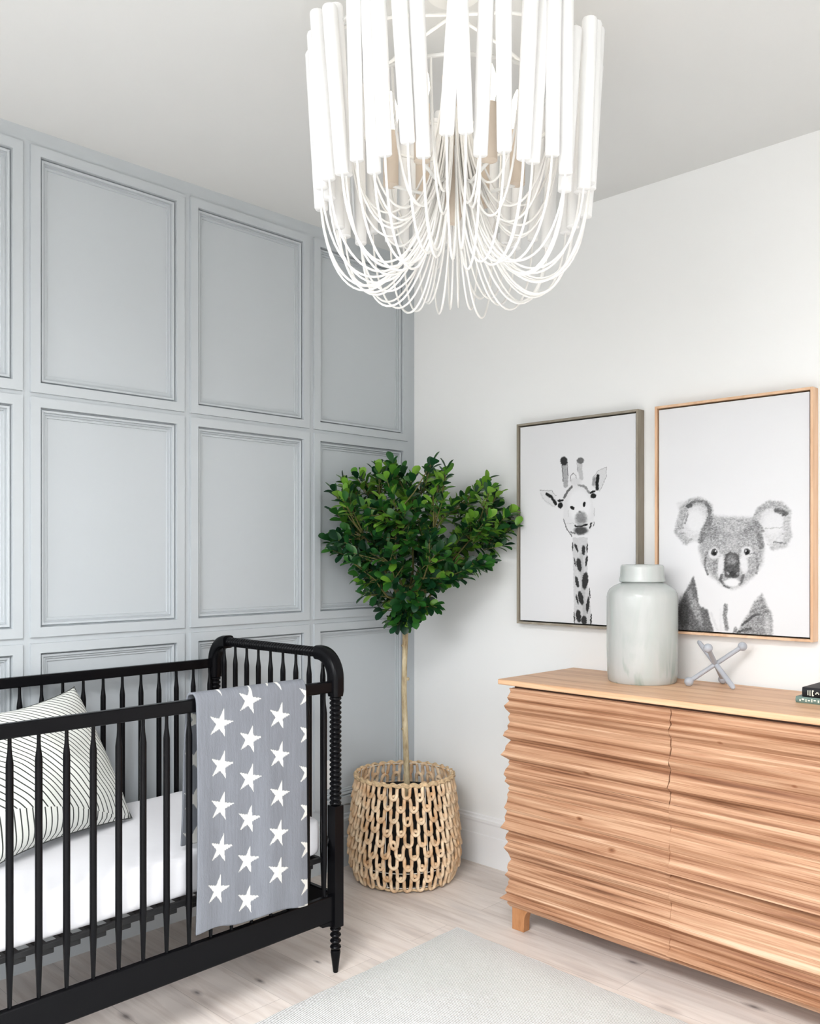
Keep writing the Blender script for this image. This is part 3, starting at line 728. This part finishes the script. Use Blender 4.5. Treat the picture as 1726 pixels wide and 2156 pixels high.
KOALA=[["P",[87.5,472.3,152.5,483.0,208.8,467.2,215.7,414.2,173.8,335.6,109.4,322.9,83.8,363.9,98.4,427.9],19.4,0.82,0.05],["P",[373.0,422.2,414.6,458.7,477.0,446.7,489.3,393.6,483.1,313.1,430.3,304.1,389.1,364.6],19.4,0.83,0.05],["E",[156.1,406.0,33.5,-0.9,0.0,-40.1],0.885,0.7],["E",[433.5,388.8,34.3,-0.9,0.0,-37.7],0.88,0.7],["L",[212.3,411.0,207.1,454.1,173.8,477.0,138.2,473.5,109.4,447.8,98.4,411.0,87.5,370.6,120.2,332.9],25.9,0.7,0.95],["L",[196.6,467.7,210.5,444.1,207.1,411.2],12.9,0.46,0.7],["L",[123.8,455.6,145.4,472.6,170.2,476.2,194.9,471.1],11.6,0.5,0.7],["E",[132.8,460.3,13.5,4.0,2.7,-7.0],0.35,0.6],["L",[103.9,451.3,113.0,427.4,105.7,404.0,94.8,380.6],14.9,0.68,0.8],["L",[120.2,454.1,127.4,430.3,116.6,397.0],6.5,0.6,0.7],["L",[83.8,379.2,109.4,382.0],5.8,0.62,0.7],["L",[94.8,362.0,116.6,362.6],4.5,0.62,0.7],["L",[109.4,333.0,141.8,339.4],7.8,0.7,0.8],["L",[152.5,355.9,120.2,369.9],4.5,0.85,0.8],["L",[376.2,403.0,385.8,434.5,420.9,455.3,458.5,450.6,483.1,424.8,477.0,387.7,486.2,350.3,470.8,319.4,433.5,310.4],22.6,0.74,0.95],["L",[373.0,415.8,392.3,437.4,417.7,453.8],13.6,0.65,0.8],["L",[414.6,452.4,446.0,451.1,477.0,431.2],19.4,0.66,0.8],["L",[442.9,434.0,477.0,421.9],14.9,0.4,0.7],["E",[470.8,419.0,9.2,-0.3,0.0,-6.2],0.35,0.6],["L",[379.4,396.6,398.7,364.4],11.0,0.58,0.7],["L",[436.6,326.0,475.5,322.5],6.5,0.55,0.6],["L",[408.2,373.1,470.8,375.4],3.9,0.75,0.7],["L",[464.7,353.8,486.2,351.8],4.5,0.7,0.7],["L",[414.6,320.0,461.6,303.9],3.9,0.78,0.8],["P",[215.7,420.8,290.7,413.6,369.7,409.6,389.1,364.6,401.8,307.5,395.5,253.7,366.5,212.1,327.3,179.3,290.7,167.2,257.0,181.0,215.7,209.8,184.3,252.5,170.2,309.0,187.9,368.6],22.6,0.66,0.1],["L",[212.3,411.0,194.9,381.7,177.3,335.6],22.6,0.5,0.9],["L",[369.7,390.5,385.8,352.0,395.5,313.8],19.4,0.52,0.9],["L",[194.9,282.4,191.4,249.2,201.8,216.2],8.4,0.5,0.8],["L",[376.2,285.4,382.6,253.6,376.2,221.8],9.7,0.55,0.8],["E",[215.7,361.5,31.0,-0.6,0.0,-23.1],0.56,0.9],["E",[353.5,365.3,29.1,-0.6,0.0,-19.2],0.58,0.9],["E",[290.7,379.5,39.9,-0.9,0.0,-19.5],0.7,0.9],["E",[229.6,249.5,15.4,0.1,0.0,-23.0],0.6,0.8],["E",[250.1,243.0,10.9,-0.8,-3.9,-42.4],0.86,0.8],["E",[333.9,253.3,14.7,1.3,3.1,-35.1],0.87,0.8],["E",[290.7,321.2,20.0,-0.2,0.0,-22.7],0.72,0.9],["E",[226.1,289.6,20.6,-0.1,0.0,-21.7],0.84,0.5],["E",[343.7,294.4,20.8,-0.1,0.0,-19.9],0.84,0.5],["E",[226.8,292.9,11.4,-0.0,0.0,-13.2],0.3,0.3],["E",[227.8,290.5,6.9,-0.0,0.0,-7.9],0.08,0.4],["E",[344.4,295.0,11.1,-0.0,0.0,-12.2],0.3,0.3],["E",[345.0,292.5,6.5,-0.0,0.0,-7.7],0.08,0.4],["E",[231.6,298.1,2.4,-0.0,0.0,-3.3],1,0.4],["E",[340.4,298.9,2.3,-0.0,0.0,-3.2],1,0.4],["L",[353.5,285.4,369.7,291.7,379.4,275.8],3.2,0.6,0.6],["L",[201.8,295.6,194.9,279.0],3.9,0.6,0.6],["P",[263.8,269.2,268.8,285.5,284.0,293.6,300.8,292.0,314.1,282.2,317.4,262.9,317.4,224.2,315.7,208.1,300.8,204.0,280.6,203.6,265.4,207.3,263.1,236.6],4.5,0.33,0.12],["E",[290.7,266.1,17.4,0.0,0.0,-19.5],0.52,0.8],["E",[289.0,236.9,20.0,0.2,0.0,-13.0],0.33,0.8],["E",[275.6,220.5,5.7,0.1,0.0,-5.5],0.62,0.5],["E",[310.7,220.9,5.0,0.1,0.0,-5.5],0.62,0.5],["E",[292.4,217.4,8.0,0.1,0.0,-9.7],0.22,0.6],["L",[254.2,212.0,247.4,197.2,263.8,177.9,280.6,171.8],10.3,0.42,0.7],["L",[330.6,213.1,325.6,195.4,317.4,183.9],11.0,0.42,0.7],["E",[290.7,188.2,28.3,0.6,0.0,-14.6],0.9,0.7],["P",[148.9,208.8,159.6,168.9,170.2,102.6,201.8,90.6,229.6,-0.3,35.6,-12.3,87.5,92.6,120.2,157.9],7.8,0.42,0.1],["E",[109.4,73.3,21.7,1.0,0.0,-57.4],0.28,0.9],["E",[156.1,95.4,13.3,5.1,24.2,-61.5],0.6,0.9],["P",[395.5,152.4,413.0,111.9,430.3,81.1,431.9,-0.4,300.8,-8.9,327.3,50.7,350.2,83.9,369.7,123.0],12.9,0.58,0.1],["L",[327.3,44.3,369.7,78.4,385.8,82.3],8.4,0.35,0.8],["L",[310.7,17.6,356.8,33.1],8.4,0.35,0.8],["E",[414.6,48.9,12.6,0.7,0.0,-37.8],0.7,0.9],["L",[268.8,106.4,265.4,73.6,272.2,28.3],14.9,0.55,0.9],["L",[215.7,77.9,243.3,7.1],9.7,0.85,0.9],["L",[250.1,92.5,250.1,7.5],7.8,0.88,0.9],["L",[297.4,10.3,304.1,30.1],12.9,0.6,0.9]]
def seg_dist(X, Z, P, closed):
    n = len(P); D = np.full(X.shape, 1e9)
    for i in range(n if closed else n-1):
        a, b = P[i], P[(i+1) % n]; d = b-a; L = (d@d)+1e-12
        t = np.clip(((X-a[0])*d[0]+(Z-a[1])*d[1])/L, 0, 1)
        D = np.minimum(D, np.hypot(X-a[0]-t*d[0], Z-a[1]-t*d[1]))
    return D
def val_noise(X, Z, sx, sz, seed):
    r = np.random.RandomState(seed); G = r.rand(256, 256)
    u, v = X/sx, Z/sz; i, j = np.floor(u).astype(int), np.floor(v).astype(int); f, g = u-i, v-j
    f, g = f*f*(3-2*f), g*g*(3-2*g); i0, i1, j0, j1 = i % 256, (i+1) % 256, j % 256, (j+1) % 256
    return (G[i0, j0]*(1-f)+G[i1, j0]*f)*(1-g)+(G[i0, j1]*(1-f)+G[i1, j1]*f)*g
def paint(shapes, X, Z, bg, fur):
    img = np.full(X.shape, bg)
    nz = (val_noise(X, Z, 5, 3.2, 1)*.5+val_noise(X, Z, 2.2, 2.0, 2)*.5-.5)
    jx, jz = 4*(val_noise(X, Z, 7, 4, 3)-.5), 4*(val_noise(X, Z, 5, 7, 4)-.5)
    Xj, Zj = X+jx, Z+jz
    for sh in shapes:
        if sh[0] == 'E':
            cx_, cz_, ax, az, bx, bz = sh[1]; val, soft = sh[2], sh[3]
            det = ax*bz-az*bx
            p = ((Xj-cx_)*bz-(Zj-cz_)*bx)/det; q = (-(Xj-cx_)*az+(Zj-cz_)*ax)/det
            r = np.hypot(p, q); a = np.clip((1+soft*.5-r)/(soft+1e-3), 0, 1)
        else:
            P = np.array(sh[1]).reshape(-1, 2); w, val, soft = sh[2], sh[3], sh[4]
            if sh[0] == 'L':
                D = seg_dist(Xj, Zj, P, False); hw = w/2; a = np.clip((hw*(1+soft*.5)-D)/(hw*soft+.4), 0, 1)
            else:
                ins = in_poly(Xj, Zj, P); D = seg_dist(Xj, Zj, P, True); D = np.where(ins, -D, D)
                a = np.clip(.5-D/(w+1), 0, 1)
        a = a*a*(3-2*a)
        img = img*(1-a)+val*a
    dark = np.clip((bg-img)/.3, 0, 1)*(img > .0)
    img = img+fur*nz*dark*2*np.clip(img*1.6, .3, 1)
    return np.clip(img, .03, bg*1.02)
def picture(label, x0, w, framemat, shapes, fur, sub):
    Z0, Hh, DP = 1.066, .830, .047
    root = thing('framed_print', label, 'picture', (x0, 0, Z0), 0, 'framed animal prints on the white wall')
    fw, dp = .0085, DP
    m_ = MB()
    for (a, b) in (((0, -dp, 0), (fw, -.001, Hh)), ((w-fw, -dp, 0), (w, -.001, Hh)), ((fw, -dp, 0), (w-fw, -.001, fw)), ((fw, -dp, Hh-fw), (w-fw, -.001, Hh))): m_.box(a, b)
    m_.build('picture_frame', framemat, root, 0, .0008)
    m_ = MB(); m_.box((fw, -.012, fw), (w-fw, -.002, Hh-fw)); m_.build('backing', mat('dark_backing', (.02, .018, .016), .8), root, 0)
    g = fw+.0055; NX, NZ = 270, 400
    x = np.linspace(g, w-g, NX); z = np.linspace(g, Hh-g, NZ); X, Z = np.meshgrid(x, z, indexing='ij')
    I = paint(shapes, X*1000, Z*1000, .90, fur)*.96; lin = np.where(I <= .04, I/12.92, ((I+.055)/1.055)**2.4)
    C = np.stack([lin*.985, lin*.985, lin], -1)
    yf = -.039; idx = np.arange(NX*NZ).reshape(NX, NZ)
    vs = np.stack([X, np.full(X.shape, yf), Z], -1).reshape(-1, 3).tolist()
    fs = np.stack([idx[:-1, :-1], idx[1:, :-1], idx[1:, 1:], idx[:-1, 1:]], -1).reshape(-1, 4).tolist()
    b = len(vs); vs += [(g, -.012, g), (w-g, -.012, g), (w-g, -.012, Hh-g), (g, -.012, Hh-g)]
    c4 = [idx[0, 0], idx[-1, 0], idx[-1, -1], idx[0, -1]]
    edges = [idx[:, 0].tolist(), idx[-1, :].tolist(), idx[::-1, -1].tolist(), idx[0, ::-1].tolist()]
    for k in range(4): fs.append(tuple([int(q) for q in edges[k]][::-1]+[b+k, b+(k+1) % 4]))
    me = bpy.data.meshes.new('canvas'); me.from_pydata(vs, [], fs); a = me.color_attributes.new('tint', 'FLOAT_COLOR', 'POINT')
    cc = np.concatenate([C.reshape(-1, 3), np.full((4, 3), .7)]); cc = np.concatenate([cc, np.ones((len(cc), 1))], 1).astype(np.float32); a.data.foreach_set('color', cc.ravel())
    me.materials.append(M_canvas); o = bpy.data.objects.new('canvas', me); COL.objects.link(o); o.parent = root
    o['label'] = sub
M_canvas = tint_mat('printed_canvas', .7, .2, bumpn=((1, 1, 1), 600, .04))
def ev(L): return L
picture('grey-framed black and white giraffe print on the white wall', .638, .567, wood_mat('grey_frame_wood', [sr(134, 126, 112), sr(146, 138, 124), sr(156, 148, 134), sr(166, 158, 145)], (9, 9, 1.5), 1, (), .45), GIRAFFE, .10, 'white canvas printed with a giraffe head and neck')
picture('light oak framed black and white koala print on the white wall', 1.273, .566, wood_mat('pale_frame_wood', [sr(212, 170, 134), sr(222, 184, 150), sr(230, 194, 162), sr(238, 206, 176)], (9, 9, 1.5), 1, (), .45), KOALA, .26, 'white canvas printed with a koala head and chest')

# ---------------------------------------------------------------- wall outlet
def outlet():
    wm = mat('white_plastic', (.8, .8, .79), .35, .5); dm = mat('dark_slot', (.03, .03, .03), .6)
    root = thing('wall_outlet', 'white electrical outlet on the grey panelled wall behind the crib', 'outlet', (-.0175, -.500, .405))
    m_ = MB(); m_.box((0, -.037, -.062), (.006, .037, .062)); m_.build('cover_plate', wm, root, 30, .002)
    for z in (-.021, .021):
        m_ = MB(); m_.lathe([(.001, 0), (.0165, 0), (.0165, .003), (.001, .003)], 20, (.005, 0, z), Matrix.Rotation(PI/2, 3, 'Y')); s_ = m_.build('socket', wm, root)
        m_ = MB()
        for y in (-.006, .006): m_.box((.0078, y-.001, z-.002), (.0086, y+.001, z+.007))
        m_.build('slots', dm, s_, 0)
outlet()

# ---------------------------------------------------------------- tree in woven basket
BX, BY = .282, -.352
RT = Vector((.7169, .6972, 0)); FW = Vector((-.6972, .7169, 0))
def basket():
    m = tint_mat('braided_rattan_rope', .75, .25, noise=((1, 1, 1), 34, (.78, 1.10)), bumpn=((1, 1, 1), 160, .5))
    root = thing('woven_basket', 'open-weave natural rope basket on the floor in the corner', 'basket', (BX, BY, 0))
    R = lambda z: np.interp(z, [0, .02, .06, .13, .22, .32, .40, .435], [.188, .205, .222, .2325, .226, .214, .206, .204])
    NC = 25; rows = 9; z0, pitch = .022, .0455; rnd = random.Random(5)
    m_ = MB()
    for r in range(rows):
        path = []; n = NC*16; ph = rnd.random()*.12+(.5 if r % 2 else 0); base = rnd.random()
        for k in range(n):
            t = 2*PI*k/16; cell = k/16
            ang = 2*PI*(cell+ph+.085*math.sin(2*t))/NC
            jz = .004*math.sin(cell*2.3+r*1.7)+.003*math.sin(cell*5.1+r)
            z = z0+pitch*r+pitch*.42-math.cos(t)*pitch*.63+jz
            z = max(.009, min(z, .432))
            rad = R(z)+.0055*math.cos(t)+.0015*math.sin(cell*3+r)
            path.append((rad*math.cos(ang), rad*math.sin(ang), z))
        m_.tube(path, [.0073+.0006*math.sin(i*1.3+r)+.0004*math.sin(i*.37) for i in range(n)], 8, True, col=None)
    cols = []
    for i, v in enumerate(m_.v):
        a = math.sin(v[0]*61+v[1]*37)+math.sin(v[1]*83-v[2]*55)+math.sin(v[2]*140+v[0]*29)
        f = (a+3)/6; c1, c2 = np.array(sr(204, 160, 116)), np.array(sr(248, 226, 194)); cols.append(tuple(c1*(1-f)+c2*f))
    m_.c = cols; m_.build('woven_rope', m, root, 60)
    # coiled rim and base
    m_ = MB()
    for (zz, rr, am) in ((.434, .204, .004), (.428, .207, .003), (.010, .192, .002)):
        n = 260; q = []
        for k in range(n):
            a = 2*PI*k/n; q.append(((rr+am*math.sin(a*31))*math.cos(a), (rr+am*math.sin(a*31))*math.sin(a), zz+am*math.cos(a*31)))
        m_.tube(q, .0055, 6, True)
    m_.c = [tuple(np.array(sr(224, 194, 154))*(.9+.1*math.sin(i*.3))) for i in range(len(m_.v))]
    m_.build('rim', m, root, 60)
    wm = mat('basket_wire', (.75, .72, .66), .5)
    m_ = MB()
    for zz in (.02, .085, .43):
        q = [((R(zz)-.008)*math.cos(2*PI*k/80), (R(zz)-.008)*math.sin(2*PI*k/80), zz) for k in range(80)]; m_.tube(q, .0018, 6, True)
    for a in range(8):
        t = 2*PI*a/8-1.15; q = [((R(z)-.008)*math.cos(t), (R(z)-.008)*math.sin(t), z) for z in np.linspace(.012, .43, 14)]; m_.tube(q, .0018, 6)
    m_.build('wire_frame', wm, root, 60)
basket()

def planter(o):
    m = mat('black_plastic_pot', (.008, .008, .008), .6, .3)
    m_ = MB(); m_.lathe([(.13, .004), (.145, .01), (.183, .34), (.187, .345), (.187, .352), (.181, .352), (.178, .32), (.172, .30), (.001, .30)], 40); m_.build('pot', m, o, 30)
    so = mat('potting_soil', (.035, .025, .018), .95, .1); t = NT(so); t.bump(t.noise(t.coord((1, 1, 1)), 60, 3), .8, .01)
    m_ = MB(); m_.lathe([(.176, .302), (.12, .310), (.05, .316), (.001, .317)], 36); m_.build('soil', so, o, 60)

def tree():
    rnd = random.Random(11)
    twig = mat('green_brown_twig', sr(96, 92, 54), .7, .2)
    bark = mat('pale_bark', (.4, .33, .24), .8, .2); t = NT(bark)
    n = t.noise(t.coord((30, 30, 9)), 1.5, 4, .6)
    t.col(t.ramp(n, [(.3, sr(132, 112, 84)), (.5, sr(182, 166, 134)), (.7, sr(206, 192, 162))])); t.bump(n, .6, .006)
    lm = mat('glossy_green_leaf', (.05, .15, .03), .33, .5); t = NT(lm)
    a = t.n('ShaderNodeAttribute', attribute_name='tint'); t.col(a.outputs['Color']); t.b.inputs['Subsurface Weight'].default_value = 0
    tr = t.n('ShaderNodeBsdfTranslucent'); t.l(a.outputs['Color'], tr.inputs[0]); mx = t.n('ShaderNodeMixShader'); mx.inputs[0].default_value = .22
    out = t.t.nodes['Material Output']; t.l(t.b.outputs[0], mx.inputs[1]); t.l(tr.outputs[0], mx.inputs[2]); t.l(mx.outputs[0], out.inputs[0])
    root = thing('potted_tree', 'small topiary tree with glossy green leaves in the corner basket', 'tree', (BX, BY, 0))
    planter(root)
    # local frame: u = right, v = depth, z
    def W(u, v, z):
        p = RT*u+FW*v; return Vector((p.x, p.y, z))
    def clampw(p):
        x = max(p.x+BX, .024); y = min(p.y+BY, -.022 if p.x+BX < .60 else -.055); return Vector((x-BX, y-BY, p.z))
    tk = [W(.006, 0, .305), W(.010, 0, .40), W(.006, .0, .52), (W(.001, 0, .66)), W(-.002, .0, .78), W(.0, 0, .90), W(.003, 0, 1.0), W(.004, 0, 1.07), W(.0, 0, 1.14)]
    m_ = MB(); m_.tube(tk, [.017, .0135, .0125, .0125, .0118, .0115, .0125, .0135, .011], 12)
    for z, s_ in ((.45, 1), (.62, -1), (.83, 1), (.97, -1)):
        m_.sphere(W(.004+.01*s_, -.004, z), .0075, 8, 6)
    m_.build('trunk', bark, root, 60)
    # crown hull in local (u, z); half thickness in depth
    hull = np.array([(.0, 1.035), (-.055, 1.055), (-.10, 1.12), (-.165, 1.18), (-.20, 1.27), (-.285, 1.33), (-.305, 1.43), (-.285, 1.53), (-.295, 1.62), (-.235, 1.70), (-.13, 1.735), (-.03, 1.745), (.04, 1.70),
                     (.115, 1.725), (.19, 1.71), (.20, 1.60), (.25, 1.60), (.32, 1.685), (.385, 1.66), (.40, 1.57), (.46, 1.52), (.47, 1.44), (.43, 1.37), (.33, 1.29), (.26, 1.26), (.17, 1.17), (.14, 1.09), (.05, 1.07)])
    def inside(u, z):
        c = False; j = len(hull)-1
        for i in range(len(hull)):
            (a, b), (c2, d) = hull[i], hull[j]
            if (b > z) != (d > z) and u < (c2-a)*(z-b)/(d-b)+a: c = not c
            j = i
        return c
    br = MB(); lf = MB(); fork = W(0, 0, 1.10)
    mains = []
    for (u, v, z) in [(-.16, -.05, 1.42), (-.20, .10, 1.36), (-.10, .05, 1.55), (-.03, -.12, 1.52), (.03, .08, 1.58), (.12, -.10, 1.45), (.16, .04, 1.52), (.23, -.03, 1.34), (.28, .02, 1.42), (-.06, -.16, 1.32), (.10, -.17, 1.32), (-.12, -.1, 1.25), (.09, .14, 1.30)]:
        st = fork+Vector((0, 0, rnd.uniform(-.04, .12))); e = W(u, v, z); mid = (st+e)/2+Vector((rnd.uniform(-.03, .03), rnd.uniform(-.03, .03), -.03))
        P = [st, (st+mid)/2+Vector((0, 0, -.008)), mid, (mid+e)/2+Vector((0, 0, -.004)), e]; P = [clampw(p) for p in P]; br.tube(P, [.0075, .0062, .005, .0038, .003], 7); mains.append(P)
    nodes = [p for P in mains for p in P[1:]]+[W(0, 0, 1.08), W(0, 0, 1.12)]
    def leaf(base, d, nrm, L, wd, col):
        d = d.normalized(); side = d.cross(nrm)
        if side.length < 1e-3: side = d.orthogonal()
        side.normalize(); nn = side.cross(d).normalized()
        rowsl = [(.0, .05), (.12, .30), (.32, .72), (.55, .98), (.75, .96), (.90, .66), (1.0, .12)]
        vs = []; curl = rnd.uniform(-.10, .22)
        for f, w in rowsl:
            c = base+d*(L*f)-nn*(curl*L*f*f)
            ww = wd*.5*w
            vs += [c-side*ww+nn*ww*.30, c, c+side*ww+nn*ww*.30]
        vs = [clampw(v) for v in vs]; fs = []
        for i in range(len(rowsl)-1):
            for k in (0, 1): fs.append((i*3+k, i*3+k+1, (i+1)*3+k+1, (i+1)*3+k))
        lf.add(vs, fs, col)
    tips = []; tries = 0
    while len(tips) < 215 and tries < 30000:
        tries += 1
        u, z = rnd.uniform(-.31, .47), rnd.uniform(1.03, 1.75)
        if not inside(u, z): continue
        hw = .23*min(1, (z-1.0)/.22); hw *= math.sqrt(max(.1, 1-((u-.05)/.44)**2)); v = rnd.uniform(-1, 1)*hw
        # prefer the outside
        p = W(u, v, z)
        if p.x+BX < .02 or p.y+BY > -.02:
            if rnd.random() < .55: continue
            p = clampw(p)
        if tips and min((p-q).length for q in tips) < .040: continue
        tips.append(p)
    # named outer sprays that shape the outline
    for (u, v, z) in [(-.325, 0, 1.415), (-.30, -.03, 1.37), (-.29, 0, 1.53), (-.255, -.03, 1.66), (-.05, -.02, 1.735), (-.11, 0, 1.715), (.10, -.02, 1.70), (.165, 0, 1.69), (.345, 0, 1.665), (.31, -.02, 1.62), (.385, -.03, 1.60), (.44, -.05, 1.53), (.458, -.06, 1.47), (.41, -.04, 1.39), (.33, -.05, 1.30), (-.03, -.06, 1.06), (.11, -.05, 1.13), (.06, -.07, 1.10), (-.09, -.06, 1.12)]:
        tips.append(clampw(W(u, v, z)))
    cen = W(.03, .02, 1.36)
    for p in tips:
        near = min(nodes, key=lambda q: (q-p).length+max(0, q.z-p.z)*1.3)
        out = (p-near); L = out.length
        if L > .17:   # a longer side branch
            mid = (near+p)/2+Vector((0, 0, -.015)); br.tube([near, mid, p], [.0035, .0028, .0018], 5); d0 = (p-mid).normalized(); start = near+(p-near)*.35
        else:
            br.tube([near, p], [.0026, .0016], 5); d0 = out.normalized() if L > 1e-3 else Vector((0, 0, 1)); start = near+(p-near)*.2
        outw = (p-cen); outw = outw.normalized() if outw.length > 1e-3 else Vector((0, 0, 1))
        d0 = (d0*.6+outw*.7+Vector((0, 0, .35))).normalized()
        ul = (p-near).length; nl = rnd.randint(9, 12); uu = p.dot(RT)
        # young sprays towards the upper right and near the top are yellower
        hgt = (p.z-1.05)/.7; young = max(0, min(1, .15+.55*(uu > .12)*hgt+.35*(hgt > .62)))
        for k in range(nl):
            f = k/(nl-1); b = p-d0*(.085*(1-f))
            ang = k*2.4+rnd.random(); o1 = d0.orthogonal().normalized(); o2 = d0.cross(o1)
            rad = o1*math.cos(ang)+o2*math.sin(ang)
            spread = .95-.55*f
            d = (d0*(1-spread*.55)+rad*spread+Vector((0, 0, -.10+.1*f))).normalized()
            nrm = (d0*.8+Vector((0, 0, .55))+Vector((rnd.uniform(-.4, .4), rnd.uniform(-.4, .4), rnd.uniform(-.2, .4)))).normalized()
            Ls = rnd.uniform(.042, .060); q = rnd.random()
            if q < young*.6: c = (sr(104, 152, 48), sr(128, 172, 66), sr(84, 138, 44))[rnd.randrange(3)]
            elif q < .55+young*.2: c = (sr(40, 92, 34), sr(52, 106, 38), sr(34, 84, 38))[rnd.randrange(3)]
            else: c = (sr(22, 64, 36), sr(18, 54, 32), sr(28, 72, 34))[rnd.randrange(3)]
            v_ = rnd.uniform(.85, 1.15)
            leaf(b, d, nrm, Ls, Ls*rnd.uniform(.54, .66), tuple(x*v_ for x in c))
        br.tube([p-d0*.085, p-d0*.04, p], [.0017, .0014, .001], 5)
    br.build('branches', twig, root, 60)
    o = lf.build('foliage', lm, root, 80)
tree()

# ---------------------------------------------------------------- chandelier
def chandelier():
    cx_, cy_ = 1.474, -1.390; R = .335; rnd = random.Random(8)
    white = mat('white_plaster_stick', (.90, .90, .895), .45, .4); cord = mat('white_beaded_cord', (.88, .87, .84), .6, .3)
    beige = mat('whitewashed_wood', sr(214, 200, 184), .6, .3); metal = mat('white_metal', (.8, .8, .78), .4, .4)  # beige puts the warm light and shade of the core into the wood colour
    root = thing('chandelier', 'white chandelier of hanging sticks and looped cords on the ceiling', 'chandelier', (cx_, cy_, 2.742))
    Z = lambda z: z-2.742
    m_ = MB(); m_.lathe([(.001, Z(2.741)), (.07, Z(2.741)), (.072, Z(2.735)), (.068, Z(2.725)), (.02, Z(2.720)), (.001, Z(2.72))], 30); m_.build('ceiling_canopy', metal, root, 40)
    m_ = MB(); m_.lathe([(.012, Z(2.16)), (.020, Z(2.18)), (.026, Z(2.24)), (.018, Z(2.30)), (.016, Z(2.40)), (.028, Z(2.46)), (.030, Z(2.52)), (.014, Z(2.56)), (.012, Z(2.725))], 20); m_.build('centre_column', beige, root, 40)
    for zz, rr in ((2.555, R-.024), (2.43, .262)):
        m_ = MB(); m_.tube([(rr*math.cos(2*PI*k/72), rr*math.sin(2*PI*k/72), Z(zz)) for k in range(72)], .0045, 8, True); m_.build('ring', metal, root, 60)
    for k in range(6):
        a = 2*PI*k/6+.2; m_ = MB(); m_.tube([(.012*math.cos(a), .012*math.sin(a), Z(2.67)), (.15*math.cos(a), .15*math.sin(a), Z(2.63)), ((R-.024)*math.cos(a), (R-.024)*math.sin(a), Z(2.555))], .0045, 8); m_.build('arm', metal, root, 60)
    # candle sleeves and bulbs
    bulbm = mat('warm_bulb_glass', (1, .95, .85), .3); bb = bulbm.node_tree.nodes['Principled BSDF']; bb.inputs['Emission Color'].default_value = (1, .90, .76, 1); bb.inputs['Emission Strength'].default_value = 1.2
    for k in range(6):
        a = 2*PI*k/6+.75; x, y = .155*math.cos(a), .155*math.sin(a)
        m_ = MB(); m_.lathe([(.004, Z(2.25)), (.019, Z(2.255)), (.019, Z(2.385)), (.012, Z(2.388))], 14, (x, y, 0)); sl = m_.build('lamp_sleeve', beige, root, 40)
        m_ = MB(); m_.tube([(.02*math.cos(a), .02*math.sin(a), Z(2.27)), (x*.5, y*.5, Z(2.235)), (x, y, Z(2.256))], .0045, 8); m_.build('sleeve_arm', metal, sl, 60)
        m_ = MB(); m_.lathe([(.010, Z(2.386)), (.013, Z(2.395)), (.019, Z(2.425)), (.0165, Z(2.45)), (.008, Z(2.475)), (.002, Z(2.487))], 14, (x, y, 0)); m_.build('bulb', bulbm, sl, 60)
    pl = bpy.data.lights.new('chandelier_glow', 'POINT'); pl.energy = .9; pl.color = (1, .93, .84); pl.shadow_soft_size = .12
    po = bpy.data.objects.new('chandelier_glow', pl); COL.objects.link(po); po.location = (cx_, cy_, 2.53)
    def bez(P0, P1, P2, P3, n=26):
        out = []
        for i in range(n+1):
            t = i/n; out.append(P0*(1-t)**3+P1*3*t*(1-t)**2+P2*3*t*t*(1-t)+P3*t**3)
        return out
    def stick(a, rb, rt_, zb, zt, r, tw):
        b = Vector((rb*math.cos(a), rb*math.sin(a), Z(zb))); tp = Vector((rt_*math.cos(a+tw), rt_*math.sin(a+tw), Z(zt)))
        d = (tp-b).normalized(); M = d.to_track_quat('Z', 'Y').to_matrix(); L = (tp-b).length
        m_ = MB(); m_.lathe([(r*.82, 0), (r*.93, .0015), (r*.96, .06), (r*1.0, L*.5), (r*1.04, L-.004), (r*.95, L)], 14, tuple(b), M); m_.build('stick', white, root, 40)
        return b
    def strand(b, a, rc, ze, zlow, da, out=.95, inn=.22):
        ae = a+da; rr = math.hypot(b.x, b.y); drop = (zlow-.125*zz_(b)-.125*ze)/.75
        P1 = Vector((b.x*out, b.y*out, Z(drop))); am = a+da*.7
        P2 = Vector((rr*inn*math.cos(am), rr*inn*math.sin(am), Z(drop))); P3 = Vector((rc*math.cos(ae), rc*math.sin(ae), Z(ze)))
        P0 = b+Vector((0, 0, .01)); m_ = MB(); m_.tube(bez(P0, P1, P2, P3), .0029, 6); m_.build('cord', cord, root, 80)
    zz_ = lambda b: b.z+2.742
    NO = 48
    for k in range(NO):
        a = 2*PI*(k+rnd.uniform(-.22, .22))/NO; lay = (k % 3 == 1)
        rb = R*(.97 if not lay else .90)+rnd.uniform(-.006, .006); zb = (2.205 if not lay else 2.185)+rnd.uniform(-.03, .028)
        b = stick(a, rb, R*1.035+(-.02 if lay else 0), zb, zb+.372+rnd.uniform(-.02, .02), .0168, rnd.uniform(-.075, .075))
        strand(b, a, rnd.uniform(.012, .034), rnd.uniform(2.34, 2.50), rnd.uniform(1.99, 2.035), rnd.uniform(-.32, .32))
        if k % 5 == 0: strand(b, a, rnd.uniform(.012, .034), rnd.uniform(2.34, 2.50), rnd.uniform(2.0, 2.05), rnd.uniform(-.5, .5), .93)
    NI = 16
    for k in range(NI):
        a = 2*PI*(k+.5+rnd.uniform(-.2, .2))/NI; b = Vector((.262*math.cos(a), .262*math.sin(a), Z(2.42)))
        strand(b, a, rnd.uniform(.012, .03), rnd.uniform(2.46, 2.56), 2.17+rnd.uniform(-.03, .05), rnd.uniform(-.4, .4))
        strand(b, a+.05, rnd.uniform(.012, .03), rnd.uniform(2.46, 2.56), 2.12+rnd.uniform(-.03, .05), rnd.uniform(-.4, .4))
chandelier()
